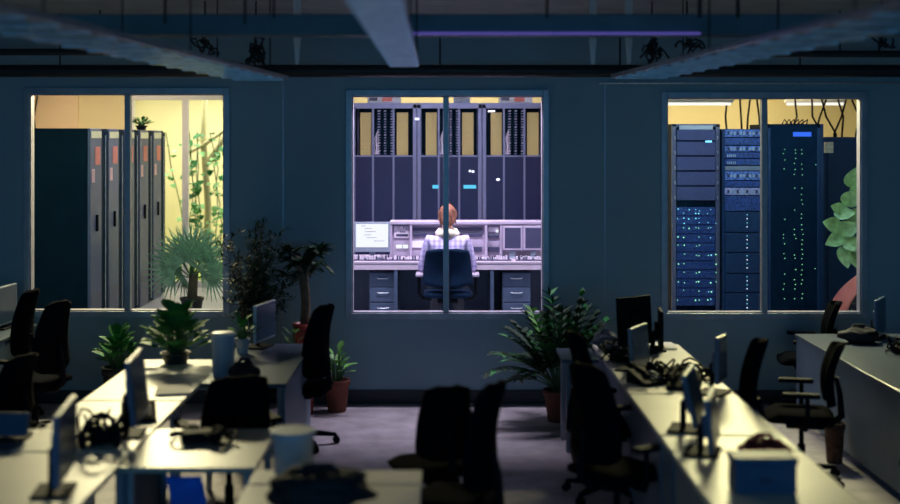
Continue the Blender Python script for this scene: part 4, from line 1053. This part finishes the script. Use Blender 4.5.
def tray(p0, p1, z, w, n, label, m='steel', rung=.03):
    a = Vector((*p0, z)); b = Vector((*p1, z)); d = (b - a).normalized(); s_ = Vector((d.y, -d.x, 0)); L_ = (b - a).length
    t = thing('cable_tray', a, label, 'cable tray'); R = Matrix((s_, d, Vector((0, 0, 1)))).transposed()
    for sg in (-1, 1):
        MB().box(d * L_ / 2 + s_ * sg * w / 2, (.014, L_, .035), m, R, .003).build('side_rail', t)
    for i in range(n):
        MB().box(d * (L_ * (i + .5) / n) + Vector((0, 0, -.02)), (w, rung, .018), m, R).build('rung', t)
    for f_ in (.12, .5, .88):
        for sg in (-1, 1): q = d * L_ * f_ + s_ * sg * w / 2; MB().tube([q, (q.x, q.y, ZC - z)], .006, 'black', 6).build('hanger', t)
    return t
zt = 2.92
t1 = tray((-1.50, 10.5), (-1.95, 4.6), zt, .42, 16, 'galvanised cable tray running back over the first window side', rung=.07)
t2 = tray((-.255, 8.45), (-.24, 3.4), 2.92, .19, 34, 'narrow bright ladder tray hanging over the middle of the room', rung=.06)
t3 = tray((1.62, 10.4), (2.0, 4.6), 2.93, .42, 16, 'galvanised cable tray running back over the third window side', rung=.07)
def tray_cables(pts, w, label, seed):
    random.seed(seed); t = thing('cable_run', (0, 0, 0), label, 'cables')
    for i in range(5):
        off = (i - 2) * w / 6; P = []
        for k in range(14):
            f_ = k / 13; P.append((pts[0][0] + (pts[1][0] - pts[0][0]) * f_ + off + random.uniform(-.02, .02), pts[0][1] + (pts[1][1] - pts[0][1]) * f_, zt + .012 + random.uniform(0, .02)))
        MB().tube(P, .012, ['greyplastic', 'black', 'pale'][i % 3], 6).build('cable', t)
tray_cables(((-1.50, 10.45), (-1.95, 4.65)), .46, 'loose cables laid along the tray at the first window side', 1)
tray_cables(((1.62, 10.35), (2.0, 4.65)), .46, 'loose cables laid along the tray at the third window side', 2)
for i, (px, y) in enumerate(((165, 7.3), (245, 7.3), (700, 7.3), (738, 7.3), (274, 7.6), (547, 7.5))):
    p = at(px, 20, y); o = MB().tube([(p.x, y, at(0, 18 if i > 1 else 24, y).z), (p.x, y, ZC)], .013 if i in (2, 3) else .008, 'black', 8).build('hanging_rod')
    tag(o, 'short black threaded rod hanging from the ceiling in front of the beam', 'rod', 'black rods hanging from the ceiling')
random.seed(100)
for i, (px, py_, lab) in enumerate(((256, 52, 'dark clump of cables hanging by the first bracket'), (652, 50, 'dark clump of cables hanging by the third bracket'), (205, 46, 'thin cable clump above the tray at the first window side'), (470 + 217, 44, 'thin cable clump above the tray at the third window side'), (882, 44, 'dark cable clump hanging near the room edge at the pipe'))):
    y = 9.9; p = at(px, py_, y); g = MB(); g.tube([(p.x, y, ZC), (p.x, y, p.z)], .008, 'black', 5)
    for k in range(12 if i < 2 else 6):
        q = p.copy(); P = [q.copy()]
        for m_ in range(7):
            q = q + Vector((random.uniform(-.06, .06), random.uniform(-.05, .05), random.uniform(-.07, .06))); q = p.lerp(q, .85); P.append(q.copy())
        g.tube(P, .009, 'black', 5)
    tag(g.build('cable_clump'), lab, 'cables')

# ------------------------------------------------------------------ light
def area(name, loc, size, energy, col, rot=(0, 0, 0), spread=PI):
    l = bpy.data.lights.new(name, 'AREA'); l.shape = 'RECTANGLE'; l.size, l.size_y = size; l.energy = energy; l.color = col; l.spread = spread
    o = bpy.data.objects.new(name, l); COL.objects.link(o); o.location = loc; o.rotation_euler = rot; return o
for i, x in enumerate((-3.8, 0, 3.8)):
    area('rear_fill_light', (x, YB + .02, 1.8), (3.2, 2.5), 40, (.11, .54, 1), (PI / 2, 0, 0))  # added blue fill from behind the camera, set in the unseen rear openings
def tilt(deg): return (-math.radians(deg), 0, 0)     # turns an added light out through the office windows
area('server_room_light', (-2.9, 13.6, ZB - .03), (1.6, .5), 22, (.80, .84, 1))
area('server_room_light', (-3.2, 13.3, ZB - .12), (1.1, .3), 80, (1, .85, .46), tilt(62), 1.45)  # added light, hidden overhead, aimed through the window to brighten the desks
area('server_room_light', (-4.3, 15.9, ZB - .03), (2.2, .6), 42, (1, .74, .50))
area('court_light', (-3.4, 18.6, ZB - .03), (3, 1.4), 150, (1, .93, .72))  # overhead light added to give the court its sunlit look
area('server_room_light', (.0, 13.6, ZB - .03), (2.2, .6), 30, (.90, .78, 1), (0, 0, 0), 1.55)
area('server_room_light', (.0, 11.86, ZB - .03), (2.0, .2), 125, (.94, .82, 1))
area('server_room_light', (0, 16.4, ZB - .03), (2.4, .4), 30, (1, .85, .6))
area('server_room_light', (3.0, 12.3, ZB - .03), (2.2, .4), 28, (.40, .60, 1))
area('server_room_light', (3.1, 13.1, ZB - .12), (1.0, .3), 60, (1, .88, .44), tilt(64), 1.45)  # added light out of view, brightens the pale desk run
area('server_room_light', (3.2, 15.9, ZB - .03), (3.2, .5), 70, (1, .80, .45))
w = bpy.data.worlds.new('dusk'); S.world = w; w.use_nodes = True
w.node_tree.nodes['Background'].inputs[0].default_value = (.05, .12, .3, 1); w.node_tree.nodes['Background'].inputs[1].default_value = .4

# ------------------------------------------------------------------ camera
cam = bpy.data.cameras.new('camera'); co = bpy.data.objects.new('camera', cam); COL.objects.link(co)
co.location = (0, 0, CH); co.rotation_euler = (PI / 2, 0, 0)
cam.sensor_width = 36; cam.lens = 50; cam.shift_x = 8 / 900; cam.shift_y = -112 / 900
cam.dof.use_dof = True; cam.dof.focus_distance = 12.6; cam.dof.aperture_fstop = .85
S.camera = co
S.view_settings.view_transform = 'Standard'; S.view_settings.look = 'None'
S.view_settings.exposure = 0; S.view_settings.gamma = 1; S.view_settings.use_curve_mapping = False
S.cycles.use_denoising = True
S.cycles.max_bounces = 8; S.cycles.transparent_max_bounces = 16; S.cycles.caustics_reflective = False; S.cycles.caustics_refractive = False
